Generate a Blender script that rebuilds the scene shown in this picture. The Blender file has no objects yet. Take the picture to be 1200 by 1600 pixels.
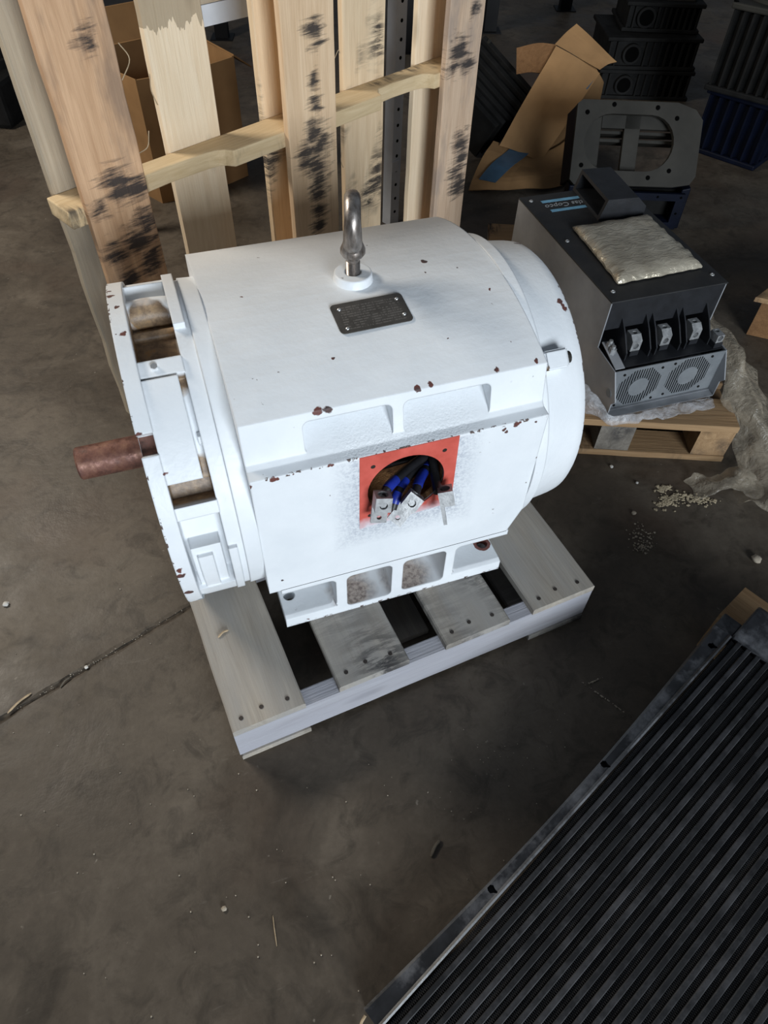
import bpy, bmesh, math, random
from mathutils import Vector, Matrix, noise
from math import sin, cos, pi, radians
random.seed(7)
S = bpy.context.scene
COL = S.collection
FZ = 0.125          # everything is modelled with z = 0 at the pallet top; the floor lies 0.125 lower and is lifted to z = 0 at the end

# ------------------------------------------------------------------ camera
def camera():
    yaw, pitch, roll = CAM_ROT
    cy, sy, cp, sp = cos(yaw), sin(yaw), cos(pitch), sin(pitch)
    fwd = Vector((sy*cp, cy*cp, sp)); right = Vector((cy, -sy, 0)); up = right.cross(fwd)
    r = right*cos(roll) + up*sin(roll); u = -right*sin(roll) + up*cos(roll)
    cam = bpy.data.cameras.new('camera'); o = bpy.data.objects.new('camera', cam); COL.objects.link(o)
    m = Matrix((r, u, -fwd)).transposed().to_4x4()
    m.translation = Vector(CAM_POS) + Vector((0, 0, FZ))
    o.matrix_world = m
    cam.sensor_fit = 'VERTICAL'; cam.sensor_height = 36; cam.lens = 36*1093.661/1600
    cam.clip_start = 0.02
    S.camera = o
CAM_POS = (-0.3046, -0.9964, 1.2130)
CAM_ROT = (0.3608, -0.8807, 0.0394)
camera()

# ------------------------------------------------------------------ light and exposure
S.view_settings.view_transform = 'Standard'; S.view_settings.look = 'None'
S.view_settings.exposure = 0.0; S.view_settings.gamma = 1.0; S.view_settings.use_curve_mapping = False
w = bpy.data.worlds.new('world'); S.world = w; w.use_nodes = True
w.node_tree.nodes['Background'].inputs[0].default_value = (0.72, 0.84, 1.0, 1)
w.node_tree.nodes['Background'].inputs[1].default_value = 0.095
def area(name, loc, target, sx, sy, power, col):
    l = bpy.data.lights.new(name, 'AREA'); l.shape = 'RECTANGLE'; l.size = sx; l.size_y = sy; l.energy = power; l.color = col
    o = bpy.data.objects.new(name, l); COL.objects.link(o); o.location = loc
    d = Vector(target) - Vector(loc); o.rotation_euler = d.to_track_quat('-Z', 'Y').to_euler()
area('bay_door_daylight', (0.5, -7.2, 2.2), (0.0, 0.0, 0.45), 3.0, 2.6, 600, (0.85, 0.93, 1.0))
area('ceiling_lamp', (-2.0, 1.7, 2.3), (-0.8, 0.2, 0.0), 1.0, 0.5, 72, (1.0, 0.92, 0.80))

# ------------------------------------------------------------------ object helpers
ORG = {}
def tag(o, label=None, cat=None, group=None, kind=None):
    if label: o['label'] = label
    if cat: o['category'] = cat
    if group: o['group'] = group
    if kind: o['kind'] = kind
    return o
def thing(name, label, cat, loc=(0, 0, 0), group=None):
    o = bpy.data.objects.new(name, None); COL.objects.link(o); o.location = loc; o.empty_display_size = 0.05
    ORG[o] = Vector(loc)
    return tag(o, label, cat, group)
def place(name, me, parent=None, mat=None, loc=None):
    """link a mesh object; mesh is local, loc is in model space"""
    o = bpy.data.objects.new(name, me); COL.objects.link(o)
    L = Vector(loc) if loc is not None else Vector((0, 0, 0))
    if parent is not None:
        o.parent = parent; o.location = L - ORG[parent]
    else:
        o.location = L
    ORG[o] = L
    if mat: 
        if not me.materials: me.materials.append(mat)
    return o
def finish(bm, name, smooth=None):
    bmesh.ops.recalc_face_normals(bm, faces=bm.faces[:])
    me = bpy.data.meshes.new(name); bm.to_mesh(me); bm.free()
    if smooth:
        for p in me.polygons: p.use_smooth = True
        me.set_sharp_from_angle(angle=radians(smooth))
    return me
def obj(name, bm, mat, parent=None, loc=None, smooth=None, bevel=0, seg=2, label=None):
    """bm is in model space; the origin is put at loc (default: the parent's origin)"""
    L = Vector(loc) if loc is not None else (ORG[parent] if parent is not None else Vector((0, 0, 0)))
    bmesh.ops.translate(bm, vec=-L, verts=bm.verts[:])
    o = place(name, finish(bm, name, smooth), parent, mat, L)
    if bevel:
        m = o.modifiers.new('bevel', 'BEVEL'); m.width = bevel; m.segments = seg; m.limit_method = 'ANGLE'; m.angle_limit = radians(35)
        m.harden_normals = False
    if label: o['label'] = label
    return o
def cut(o, cutters):
    """boolean subtraction, applied to the mesh"""
    tmp = []
    L = ORG[o]
    for c in cutters:
        bmesh.ops.translate(c, vec=-L, verts=c.verts[:])
        t = bpy.data.objects.new('cut', finish(c, 'cut')); COL.objects.link(t); t.matrix_world = Matrix.Translation(L)
        m = o.modifiers.new('b', 'BOOLEAN'); m.operation = 'DIFFERENCE'; m.object = t; m.solver = 'EXACT'; tmp.append(t)
    bpy.context.view_layer.update()
    ev = o.evaluated_get(bpy.context.evaluated_depsgraph_get())
    me = bpy.data.meshes.new_from_object(ev)
    o.modifiers.clear(); o.data = me
    for t in tmp: bpy.data.objects.remove(t)
    return o
def bm_(): return bmesh.new()
def rotm(rz=0, rx=0, ry=0): return Matrix.Rotation(rz, 4, 'Z') @ Matrix.Rotation(ry, 4, 'Y') @ Matrix.Rotation(rx, 4, 'X')
def box(bm, a, b, m=None):
    vs = [bm.verts.new((x, y, z)) for z in (a[2], b[2]) for y in (a[1], b[1]) for x in (a[0], b[0])]
    for f in ((0, 2, 3, 1), (4, 5, 7, 6), (0, 1, 5, 4), (2, 6, 7, 3), (0, 4, 6, 2), (1, 3, 7, 5)): bm.faces.new([vs[i] for i in f])
    if m is not None: bmesh.ops.transform(bm, matrix=m, verts=vs)
    return vs
def hexa(bm, pts):
    vs = [bm.verts.new(p) for p in pts]   # bottom 0..3, top 4..7
    for f in ((3, 2, 1, 0), (4, 5, 6, 7), (0, 1, 5, 4), (1, 2, 6, 5), (2, 3, 7, 6), (3, 0, 4, 7)): bm.faces.new([vs[i] for i in f])
    return vs
def prism(bm, poly, vec, m=None):
    """poly: 3D points; extruded by vec"""
    v = Vector(vec)
    a = [bm.verts.new(Vector(p)) for p in poly]; b = [bm.verts.new(Vector(p) + v) for p in poly]
    bm.faces.new(a[::-1]); bm.faces.new(b)
    n = len(poly)
    for i in range(n): bm.faces.new((a[i], a[(i+1) % n], b[(i+1) % n], b[i]))
    if m is not None: bmesh.ops.transform(bm, matrix=m, verts=a+b)
    return a + b
def frame_of(d):
    d = Vector(d).normalized(); h = Vector((0, 0, 1)) if abs(d.z) < 0.9 else Vector((1, 0, 0))
    u = d.cross(h).normalized(); v = d.cross(u).normalized()
    return u, v
def cyl(bm, a, b, r, n=20, r2=None):
    a, b = Vector(a), Vector(b); u, v = frame_of(b - a); r2 = r if r2 is None else r2
    A = [bm.verts.new(a + u*r*cos(2*pi*i/n) + v*r*sin(2*pi*i/n)) for i in range(n)]
    B = [bm.verts.new(b + u*r2*cos(2*pi*i/n) + v*r2*sin(2*pi*i/n)) for i in range(n)]
    bm.faces.new(A[::-1]); bm.faces.new(B)
    for i in range(n): bm.faces.new((A[i], A[(i+1) % n], B[(i+1) % n], B[i]))
    return A + B
def lathe(bm, o, d, prof, n=48):
    """prof: list of (along, radius) about axis d through o; closed with caps"""
    o = Vector(o); d = Vector(d).normalized(); u, v = frame_of(d)
    rings = []
    for (t, r) in prof:
        rings.append([bm.verts.new(o + d*t + (u*cos(2*pi*i/n) + v*sin(2*pi*i/n))*max(r, 1e-5)) for i in range(n)])
    for A, B in zip(rings, rings[1:]):
        for i in range(n): bm.faces.new((A[i], A[(i+1) % n], B[(i+1) % n], B[i]))
    bm.faces.new(rings[0][::-1]); bm.faces.new(rings[-1])
def tube(bm, pts, r, n=8, closed=False):
    pts = [Vector(p) for p in pts]; N = len(pts); rings = []
    rr = r if isinstance(r, (list, tuple)) else [r]*N
    t0 = (pts[1] - pts[0]).normalized(); u, v = frame_of(t0)
    for i, p in enumerate(pts):
        if closed: t = (pts[(i+1) % N] - pts[i-1]).normalized()
        else: t = (pts[min(i+1, N-1)] - pts[max(i-1, 0)]).normalized()
        u = (u - t*u.dot(t)).normalized(); v = t.cross(u)
        rings.append([bm.verts.new(p + (u*cos(2*pi*k/n) + v*sin(2*pi*k/n))*rr[i]) for k in range(n)])
    for i in range(N if closed else N-1):
        A, B = rings[i], rings[(i+1) % N]
        for k in range(n): bm.faces.new((A[k], A[(k+1) % n], B[(k+1) % n], B[k]))
    if not closed: bm.faces.new(rings[0][::-1]); bm.faces.new(rings[-1])
def spline(pts, k=8):
    P = [Vector(p) for p in pts]; P = [2*P[0]-P[1]] + P + [2*P[-1]-P[-2]]; out = []
    for i in range(1, len(P)-2):
        for j in range(k):
            t = j/k; a, b, c, d = P[i-1], P[i], P[i+1], P[i+2]
            out.append(0.5*((2*b) + (c-a)*t + (2*a-5*b+4*c-d)*t*t + (3*b-a-3*c+d)*t*t*t))
    out.append(P[-2]); return out
def sector(bm, x0, x1, r0, r1, t0, t1, axis_z=0.279, n=None, r0b=None, r1b=None):
    """solid ring sector about the motor axis (x); angle 0 faces -y, 90 up, in degrees. r*b: radii at x1"""
    r0b = r0 if r0b is None else r0b; r1b = r1 if r1b is None else r1b
    n = n or max(2, int(abs(t1-t0)/4)); full = abs(abs(t1-t0)-360) < 0.01
    L = []
    for i in range(n + (0 if full else 1)):
        t = radians(t0 + (t1-t0)*i/n)
        L.append([bm.verts.new((x, -r*cos(t), axis_z + r*sin(t))) for x, r in ((x0, r0), (x1, r0b), (x1, r1b), (x0, r1))])
    m = len(L)
    for i in range(m if full else m-1):
        A, B = L[i], L[(i+1) % m]
        for k in range(4): bm.faces.new((A[k], A[(k+1) % 4], B[(k+1) % 4], B[k]))
    if not full: bm.faces.new(L[0][::-1]); bm.faces.new(L[-1])
def roundrect(w, h, r, n=5):
    out = []
    for cx, cy, a0 in ((w/2-r, h/2-r, 0), (-w/2+r, h/2-r, 90), (-w/2+r, -h/2+r, 180), (w/2-r, -h/2+r, 270)):
        for i in range(n+1):
            a = radians(a0 + 90*i/n); out.append((cx + r*cos(a), cy + r*sin(a)))
    return out

# ------------------------------------------------------------------ material helpers
class NT:
    def __init__(self, name):
        self.m = bpy.data.materials.new(name); self.m.use_nodes = True; self.t = self.m.node_tree; self.N = self.t.nodes
        self.b = self.N['Principled BSDF']; self.tc = self.N.new('ShaderNodeTexCoord'); self.oi = None
    def n(self, kind, **kw):
        x = self.N.new('ShaderNode' + kind)
        for k, v in kw.items(): setattr(x, k, v)
        return x
    def l(self, a, b): self.t.links.new(a, b)
    def co(self, scale=(1, 1, 1), rnd=False, rot=(0, 0, 0)):
        mp = self.n('Mapping'); mp.inputs['Scale'].default_value = scale; mp.inputs['Rotation'].default_value = rot
        self.l(self.tc.outputs['Object'], mp.inputs['Vector'])
        if rnd:
            oi = self.n('ObjectInfo'); mu = self.n('Math', operation='MULTIPLY'); mu.inputs[1].default_value = 37.0
            self.l(oi.outputs['Random'], mu.inputs[0]); cx = self.n('CombineXYZ')
            for i in range(3): self.l(mu.outputs[0], cx.inputs[i])
            self.l(cx.outputs[0], mp.inputs['Location'])
        return mp.outputs[0]
    def noise(self, vec, scale, detail=4, rough=0.55, dist=0):
        x = self.n('TexNoise'); x.inputs['Scale'].default_value = scale; x.inputs['Detail'].default_value = detail
        x.inputs['Roughness'].default_value = rough; x.inputs['Distortion'].default_value = dist
        self.l(vec, x.inputs['Vector']); return x.outputs['Fac']
    def ramp(self, fac, stops):
        x = self.n('ValToRGB'); cr = x.color_ramp
        while len(cr.elements) > 1: cr.elements.remove(cr.elements[-1])
        for i, (p, c) in enumerate(stops):
            e = cr.elements[0] if i == 0 else cr.elements.new(p)
            e.position = p; e.color = (c[0], c[1], c[2], 1) if isinstance(c, (tuple, list)) else (c, c, c, 1)
        self.l(fac, x.inputs[0]); return x.outputs[0]
    def mix(self, fac, a, b, mode='MIX'):
        x = self.n('MixRGB', blend_type=mode)
        for i, v in ((0, fac), (1, a), (2, b)):
            if isinstance(v, (int, float)): x.inputs[i].default_value = v if i == 0 else (v, v, v, 1)
            elif isinstance(v, (tuple, list)): x.inputs[i].default_value = (v[0], v[1], v[2], 1)
            else: self.l(v, x.inputs[i])
        return x.outputs[0]
    def math(self, op, a, b=None, clamp=False):
        x = self.n('Math', operation=op, use_clamp=clamp)
        for i, v in ((0, a), (1, b)):
            if v is None: continue
            if isinstance(v, (int, float)): x.inputs[i].default_value = v
            else: self.l(v, x.inputs[i])
        return x.outputs[0]
    def bump(self, h, strength=0.3, dist=0.01, prev=None):
        x = self.n('Bump'); x.inputs['Strength'].default_value = strength; x.inputs['Distance'].default_value = dist
        self.l(h, x.inputs['Height'])
        if prev is not None: self.l(prev, x.inputs['Normal'])
        return x.outputs[0]
    def out(self, col=None, rough=0.6, metal=0.0, normal=None, spec=None):
        b = self.b
        for k, v in (('Base Color', col), ('Roughness', rough), ('Metallic', metal), ('Normal', normal), ('Specular IOR Level', spec)):
            if v is None: continue
            if isinstance(v, (int, float)): b.inputs[k].default_value = v
            elif isinstance(v, (tuple, list)): b.inputs[k].default_value = (v[0], v[1], v[2], 1)
            else: self.l(v, b.inputs[k])
        return self.m
    def spots(self, spots, vec, soft):
        """union of soft blobs, 0..1; spots = (x,y,z,r)"""
        acc = None
        for (x, y, z, r) in spots:
            d = self.n('VectorMath', operation='DISTANCE'); self.l(vec, d.inputs[0]); d.inputs[1].default_value = (x, y, z)
            s = self.n('MapRange'); s.inputs['From Min'].default_value = r*(1-soft); s.inputs['From Max'].default_value = r*(1+soft)
            s.inputs['To Min'].default_value = 1; s.inputs['To Max'].default_value = 0; self.l(d.outputs['Value'], s.inputs['Value'])
            acc = s.outputs[0] if acc is None else self.math('MAXIMUM', acc, s.outputs[0])
        return acc
    def warp(self, amount, scale):
        nz = self.n('TexNoise'); nz.inputs['Scale'].default_value = scale; nz.inputs['Detail'].default_value = 2
        self.l(self.tc.outputs['Object'], nz.inputs['Vector'])
        s = self.n('VectorMath', operation='SUBTRACT'); self.l(nz.outputs['Color'], s.inputs[0]); s.inputs[1].default_value = (.5, .5, .5)
        m = self.n('VectorMath', operation='SCALE'); self.l(s.outputs[0], m.inputs[0]); m.inputs['Scale'].default_value = amount
        a = self.n('VectorMath', operation='ADD'); self.l(m.outputs[0], a.inputs[0]); self.l(self.tc.outputs['Object'], a.inputs[1])
        return a.outputs[0]

def plain(name, col, rough=0.6, metal=0.0, var=0.25, scale=20, bump=0.1, spec=None):
    t = NT(name); v = t.co(rnd=True); f = t.noise(v, scale, 5)
    c = t.ramp(f, [(0.3, tuple(x*(1-var) for x in col)), (0.7, tuple(min(1, x*(1+var)) for x in col))])
    return t.out(c, rough, metal, t.bump(t.noise(v, scale*4, 3), bump, 0.003) if bump else None, spec)

def wood(name, light, dark, grey=None, greyamt=0.0, smudge=0.0, smudge_scale=3.0, rough=0.85, stain=None, wet=None, stain_lo=0.5, marks=None):
    """plank wood, grain along the local x axis"""
    t = NT(name)
    g1 = t.noise(t.co((1.2, 14, 14), True), 3.0, 6, 0.6, 1.2)
    g2 = t.noise(t.co((2.0, 90, 90), True), 3.0, 3, 0.6)
    f = t.math('ADD', t.math('MULTIPLY', g1, 0.7), t.math('MULTIPLY', g2, 0.3))
    c = t.ramp(f, [(0.32, dark), (0.5, tuple((a+b)/2 for a, b in zip(light, dark))), (0.66, light)])
    # knots
    vo = t.n('TexVoronoi', feature='F1'); t.l(t.co((3.0, 9, 9), True), vo.inputs['Vector']); vo.inputs['Scale'].default_value = 1.0
    k = t.ramp(vo.outputs['Distance'], [(0.05, 1), (0.16, 0)])
    c = t.mix(t.math('MULTIPLY', k, 0.55), c, tuple(x*0.35 for x in dark))
    if stain:
        s = t.ramp(t.noise(t.co((1.6, 5, 5), True), 1.3, 5, 0.65), [(stain_lo, 0), (stain_lo+.12, 1)])
        c = t.mix(t.math('MULTIPLY', s, 0.75), c, stain)
    if grey:
        s = t.ramp(t.noise(t.co((1.5, 6, 6), True), 2.0, 4, 0.6), [(0.5-greyamt*0.5, 0), (0.75-greyamt*0.4, 1)])
        c = t.mix(t.math('MULTIPLY', s, 0.85), c, grey)
    if wet:
        sx = t.n('SeparateXYZ'); t.l(t.tc.outputs['Object'], sx.inputs[0])
        edge = t.math('ADD', sx.outputs[0], t.math('MULTIPLY', t.math('SUBTRACT', t.noise(t.co((0.3, 30, 1)), 1.0, 3, 0.7), 0.5), 0.12))
        c = t.mix(t.math('MULTIPLY', t.math('GREATER_THAN', edge, wet), 0.72), c, (0.30, 0.23, 0.15))
    if smudge:
        s1 = t.noise(t.co((1, 1.6, 1.6), True), smudge_scale, 2, 0.5)
        s2 = t.noise(t.co((26, 4, 4), True), 2.5, 5, 0.75, 0.6)
        s = t.math('MULTIPLY', t.ramp(s1, [(0.56-smudge*0.12, 0), (0.68-smudge*0.1, 1)]), t.ramp(s2, [(0.42, 0), (0.56, 1)]))
        c = t.mix(t.math('MULTIPLY', s, 0.92), c, (0.022, 0.022, 0.026))
    if marks:
        mk = t.spots([(x, y, 0, r) for x, y, r in marks], t.warp(0.05, 16), 0.75)
        s2 = t.noise(t.co((34, 4, 4)), 2.5, 6, 0.75, 0.5)
        s = t.ramp(t.math('ADD', t.math('MULTIPLY', mk, 0.36), t.math('MULTIPLY', s2, 0.75)), [(0.56, 0), (0.72, 1)])
        c = t.mix(t.math('MULTIPLY', s, 0.93), c, (0.024, 0.024, 0.028))
    h = t.math('ADD', t.math('MULTIPLY', g2, 0.5), g1)
    return t.out(c, rough, 0, t.bump(h, 0.45, 0.004), 0.25)

CHIPS = [(0.133,0.017,0.560,0.0063),(0.123,-0.015,0.560,0.0037),(0.210,-0.086,0.554,0.0037),(0.265,-0.168,0.536,0.0037),(0.163,-0.235,0.513,0.0063),(0.232,-0.235,0.513,0.0050),(0.111,-0.244,0.509,0.0037),(0.049,-0.237,0.512,0.0063),(0.028,-0.239,0.511,0.0075),(0.014,-0.246,0.508,0.0063),(-0.130,-0.241,0.510,0.0100),(-0.116,-0.243,0.509,0.0100),(-0.188,0.002,0.560,0.0037),(-0.257,-0.076,0.555,0.0037),(0.181,-0.018,0.560,0.0037),(0.015,-0.117,0.549,0.0025),(0.104,-0.169,0.536,0.0025),(-0.084,-0.164,0.537,0.0037),(0.190,-0.280,0.428,0.0075),(0.196,-0.280,0.429,0.0050),(0.169,-0.280,0.422,0.0050),(0.174,-0.280,0.414,0.0050),(0.226,-0.280,0.423,0.0037),(-0.251,-0.280,0.423,0.0063),(-0.215,-0.280,0.428,0.0075),(-0.209,-0.280,0.429,0.0050),(0.250,-0.280,0.331,0.0025),(-0.223,-0.280,0.162,0.0037),(-0.187,-0.280,0.008,0.0037),(-0.126,-0.280,0.430,0.0050),(-0.121,-0.280,0.429,0.0050),(-0.182,-0.280,0.430,0.0037),(-0.038,-0.280,0.435,0.0037),(0.082,-0.280,0.312,0.0025)]
BELLCHIPS = [(0.348,0.075,0.526,0.0070),(0.355,0.076,0.526,0.0056),(0.340,0.075,0.526,0.0056),(0.358,-0.072,0.527,0.0070),(0.341,-0.103,0.515,0.0084),(0.345,-0.109,0.513,0.0070),(0.347,-0.116,0.510,0.0084)]
DRUMCHIPS = [(-0.377,-0.052,0.567,0.0060),(-0.374,-0.051,0.567,0.0060),(-0.386,-0.050,0.568,0.0036),(-0.378,0.012,0.572,0.0060),(-0.387,0.052,0.567,0.0072),(-0.382,0.052,0.567,0.0048),(-0.300,-0.253,0.427,0.0048),(-0.385,-0.293,0.267,0.0096),(-0.385,-0.293,0.281,0.0072),(-0.382,-0.283,0.202,0.0108),(-0.346,-0.112,0.550,0.0060),(-0.343,-0.116,0.548,0.0060),(-0.373,-0.207,0.487,0.0072),(-0.392,-0.200,0.493,0.0084),(-0.387,-0.198,0.495,0.0072),(-0.363,-0.239,0.448,0.0060),(-0.386,0.074,0.562,0.0048)]

def motor_paint(name, chips, rust=(), greychips=(), cavity=False, deep=0):
    chips = [(x, y, z, r*0.72) for x, y, z, r in chips]
    t = NT(name); o = t.tc.outputs['Object']
    n1 = t.noise(o, 9, 4)
    c = t.ramp(n1, [(0.3, (0.74, 0.77, 0.80)), (0.7, (0.82, 0.845, 0.87))])
    wv = t.warp(0.012, 90)
    if greychips: c = t.mix(t.spots(greychips, t.warp(0.02, 60), 0.15), c, (0.23, 0.30, 0.34))
    if rust:
        rn = t.noise(o, 26, 5, 0.65)
        rc = t.ramp(t.noise(o, 34, 5, 0.7), [(0.28, (0.09, 0.055, 0.035)), (0.46, (0.22, 0.15, 0.095)), (0.58, (0.36, 0.25, 0.15)), (0.68, (0.46, 0.25, 0.09)), (0.80, (0.62, 0.55, 0.45))])
        m = t.spots(rust, t.warp(0.05, 22), 0.3)
        m = t.ramp(t.math('MULTIPLY', m, t.math('ADD', rn, 0.45)), [(0.35, 0), (0.7, 1)])
        if deep:
            sr = t.n('SeparateXYZ'); t.l(t.warp(0.006, 60), sr.inputs[0]); zz = t.math('SUBTRACT', sr.outputs[2], 0.279)
            rad = t.math('SQRT', t.math('ADD', t.math('MULTIPLY', sr.outputs[1], sr.outputs[1]), t.math('MULTIPLY', zz, zz)))
            m = t.math('MULTIPLY', m, t.ramp(rad, [(deep-0.006, 1), (deep+0.006, 0)]))
        c = t.mix(m, c, rc)
    sxe = t.n('SeparateXYZ'); t.l(o, sxe.inputs[0]); en = t.ramp(t.noise(o, 75, 3, 0.6), [(0.56, 0), (0.60, 1)])
    if cavity:
        e1 = t.math('MULTIPLY', t.math('LESS_THAN', sxe.outputs[2], 0.0045), t.math('LESS_THAN', sxe.outputs[1], -0.2765))
        e2 = t.math('MULTIPLY', t.math('LESS_THAN', t.math('ABSOLUTE', t.math('SUBTRACT', sxe.outputs[2], 0.4315)), 0.003), t.math('LESS_THAN', sxe.outputs[1], -0.2775))
        em = t.math('MAXIMUM', e1, e2)
    elif deep: em = t.math('LESS_THAN', sxe.outputs[0], -0.3885)
    else: em = t.math('MULTIPLY', t.math('GREATER_THAN', sxe.outputs[0], 0.357), t.math('LESS_THAN', sxe.outputs[0], 0.3605))
    c = t.mix(t.math('MULTIPLY', em, en), c, (0.12, 0.085, 0.075))
    # pin prick chips all over
    pv = t.n('TexVoronoi', feature='F1'); pv.inputs['Scale'].default_value = 48; t.l(t.warp(0.01, 200), pv.inputs['Vector'])
    pm = t.math('MULTIPLY', t.ramp(pv.outputs['Distance'], [(0.07, 1), (0.11, 0)]), t.ramp(t.noise(o, 14, 2), [(0.6, 0), (0.64, 1)]))
    c = t.mix(t.math('MULTIPLY', pm, 0.75), c, (0.16, 0.12, 0.11))
    if chips:
        ch = t.spots(chips, wv, 0.12)
        cc = t.ramp(t.noise(o, 60, 3), [(0.35, (0.07, 0.05, 0.05)), (0.6, (0.15, 0.055, 0.045))])
        c = t.mix(ch, c, cc)
    rough = 0.42
    if cavity:
        sx = t.n('SeparateXYZ'); t.l(o, sx.inputs[0])
        ins = t.math('MULTIPLY', t.math('GREATER_THAN', sx.outputs[1], -0.2765),
              t.math('MULTIPLY', t.math('LESS_THAN', t.math('ABSOLUTE', sx.outputs[0]), 0.12), t.math('MULTIPLY', t.math('LESS_THAN', sx.outputs[1], -0.12),
              t.math('MULTIPLY', t.math('GREATER_THAN', sx.outputs[2], 0.19), t.math('LESS_THAN', sx.outputs[2], 0.418)))))
        c = t.mix(ins, c, t.ramp(t.noise(t.co((1, 1, 8)), 30, 5), [(0.35, (0.10, 0.05, 0.03)), (0.65, (0.46, 0.25, 0.11))]))
        # sandy rust on the two middle foot pockets (left half of each floor)
        pk = t.spots([(-0.088, -0.25, 0.015, 0.042), (0.030, -0.25, 0.015, 0.045), (0.036, -0.20, 0.04, 0.04), (-0.08, -0.20, 0.04, 0.04)], t.warp(0.03, 30), 0.35)
        low = t.math('MULTIPLY', t.math('LESS_THAN', sx.outputs[2], 0.114), t.math('GREATER_THAN', sx.outputs[1], -0.278))
        c = t.mix(t.math('MULTIPLY', t.math('MULTIPLY', pk, low), 0.9), c, t.ramp(t.noise(o, 140, 4), [(0.35, (0.17, 0.12, 0.10)), (0.6, (0.50, 0.42, 0.36))]))
        # rusty ring round the right hole
        d = t.n('VectorMath', operation='DISTANCE'); t.l(t.warp(0.006, 80), d.inputs[0]); d.inputs[1].default_value = (0.2096, -0.2286, 0.03)
        c = t.mix(t.math('LESS_THAN', d.outputs['Value'], 0.0185), c, (0.17, 0.06, 0.05))
        # thin overspray round the masked terminal opening
        ovx = t.math('SUBTRACT', t.math('ABSOLUTE', t.math('SUBTRACT', sx.outputs[0], 0.006)), 0.084)
        ovz = t.math('SUBTRACT', t.math('ABSOLUTE', t.math('SUBTRACT', sx.outputs[2], 0.340)), 0.085)
        ov = t.math('MAXIMUM', ovx, ovz)
        mr = t.n('MapRange'); t.l(ov, mr.inputs['Value']); mr.inputs['From Min'].default_value = 0.0; mr.inputs['From Max'].default_value = 0.05
        mr.inputs['To Min'].default_value = 0.55; mr.inputs['To Max'].default_value = 0
        onf = t.math('MULTIPLY', t.math('LESS_THAN', sx.outputs[1], -0.2785), t.math('LESS_THAN', sx.outputs[2], 0.428))
        sp = t.ramp(t.noise(o, 230, 3, 0.6), [(0.42, 0), (0.62, 1)])
        fac = t.math('MULTIPLY', t.math('MULTIPLY', mr.outputs[0], onf), t.math('ADD', t.math('MULTIPLY', sp, 0.75), 0.25), True)
        c = t.mix(fac, c, (0.22, 0.25, 0.33))
    bv = t.n('Bevel', samples=4); bv.inputs['Radius'].default_value = 0.004
    nm = t.bump(t.noise(o, 10, 3), 0.35, 0.006, bv.outputs[0])
    nm = t.bump(t.noise(o, 130, 3), 0.32, 0.0014, nm)
    if cavity:
        nm = t.bump(t.math('MULTIPLY', t.noise(o, 260, 2), mr.outputs[0]), 0.8, 0.003, nm)
    return t.out(c, rough, 0, nm, 0.4)

M = {}
M['paint'] = motor_paint('white_motor_paint', CHIPS, cavity=True)
M['bell'] = motor_paint('white_bell_paint', BELLCHIPS, rust=[(0.268, -0.215, 0.470, 0.010)])
M['drum'] = motor_paint('white_shield_paint', DRUMCHIPS,
    rust=[(-0.333, -0.03, 0.50, 0.075), (-0.333, -0.08, 0.50, 0.060), (-0.335, 0.03, 0.535, 0.035), (-0.335, -0.222, 0.395, 0.055), (-0.30, -0.225, 0.39, 0.035), (-0.30, -0.05, 0.53, 0.04)], deep=0.275,
    greychips=[(-0.366, -0.245, 0.125, 0.012), (-0.385, -0.232, 0.12, 0.015), (-0.375, -0.222, 0.10, 0.012)])
def shaft_mat():
    t = NT('rusty_shaft'); o = t.tc.outputs['Object']
    c = t.ramp(t.noise(o, 35, 6, 0.7), [(0.28, (0.06, 0.035, 0.03)), (0.5, (0.17, 0.075, 0.055)), (0.65, (0.24, 0.12, 0.08)), (0.8, (0.30, 0.22, 0.19))])
    return t.out(c, t.ramp(t.noise(o, 50, 3), [(0.4, 0.35), (0.6, 0.65)]), 0.35, t.bump(t.noise(o, 120, 3), 0.3, 0.002))
M['shaft'] = shaft_mat()
def steel(name, lo, hi, rough=0.4, metal=0.8, scale=30, stretch=(1, 1, 1)):
    t = NT(name); v = t.co(stretch, True)
    c = t.ramp(t.noise(v, scale, 5, 0.65), [(0.35, lo), (0.65, hi)])
    return t.out(c, t.ramp(t.noise(v, scale*1.5, 3), [(0.35, rough*0.8), (0.65, min(1, rough*1.3))]), metal, t.bump(t.noise(v, scale*4, 3), 0.2, 0.0015))
M['eyesteel'] = steel('worn_steel', (0.16, 0.13, 0.11), (0.42, 0.39, 0.37), 0.38, 0.85, 60, (1, 1, 0.25))
M['alu'] = steel('aluminium', (0.30, 0.305, 0.31), (0.46, 0.465, 0.47), 0.48, 0.6, 60)
M['rivet'] = steel('bright_rivet', (0.8, 0.8, 0.8), (0.95, 0.95, 0.95), 0.25, 0.8)
def red_mat():
    t = NT('red_primer'); o = t.tc.outputs['Object']; sx = t.n('SeparateXYZ'); t.l(o, sx.inputs[0])
    c = t.ramp(t.noise(o, 25, 4), [(0.35, (0.52, 0.085, 0.06)), (0.65, (0.66, 0.125, 0.095))])
    mr = t.n('MapRange'); mr.inputs['From Min'].default_value = 0.256; mr.inputs['From Max'].default_value = 0.285
    mr.inputs['To Min'].default_value = 1.0; mr.inputs['To Max'].default_value = 0.0
    t.l(t.math('ADD', sx.outputs[2], t.math('MULTIPLY', t.math('SUBTRACT', t.noise(o, 60, 3), 0.5), 0.03)), mr.inputs['Value'])
    c = t.mix(t.math('MULTIPLY', mr.outputs[0], 0.9), c, (0.70, 0.72, 0.78))
    return t.out(c, 0.45, 0, t.bump(t.noise(o, 120, 2), 0.1, 0.002))
M['red'] = red_mat()
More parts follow.
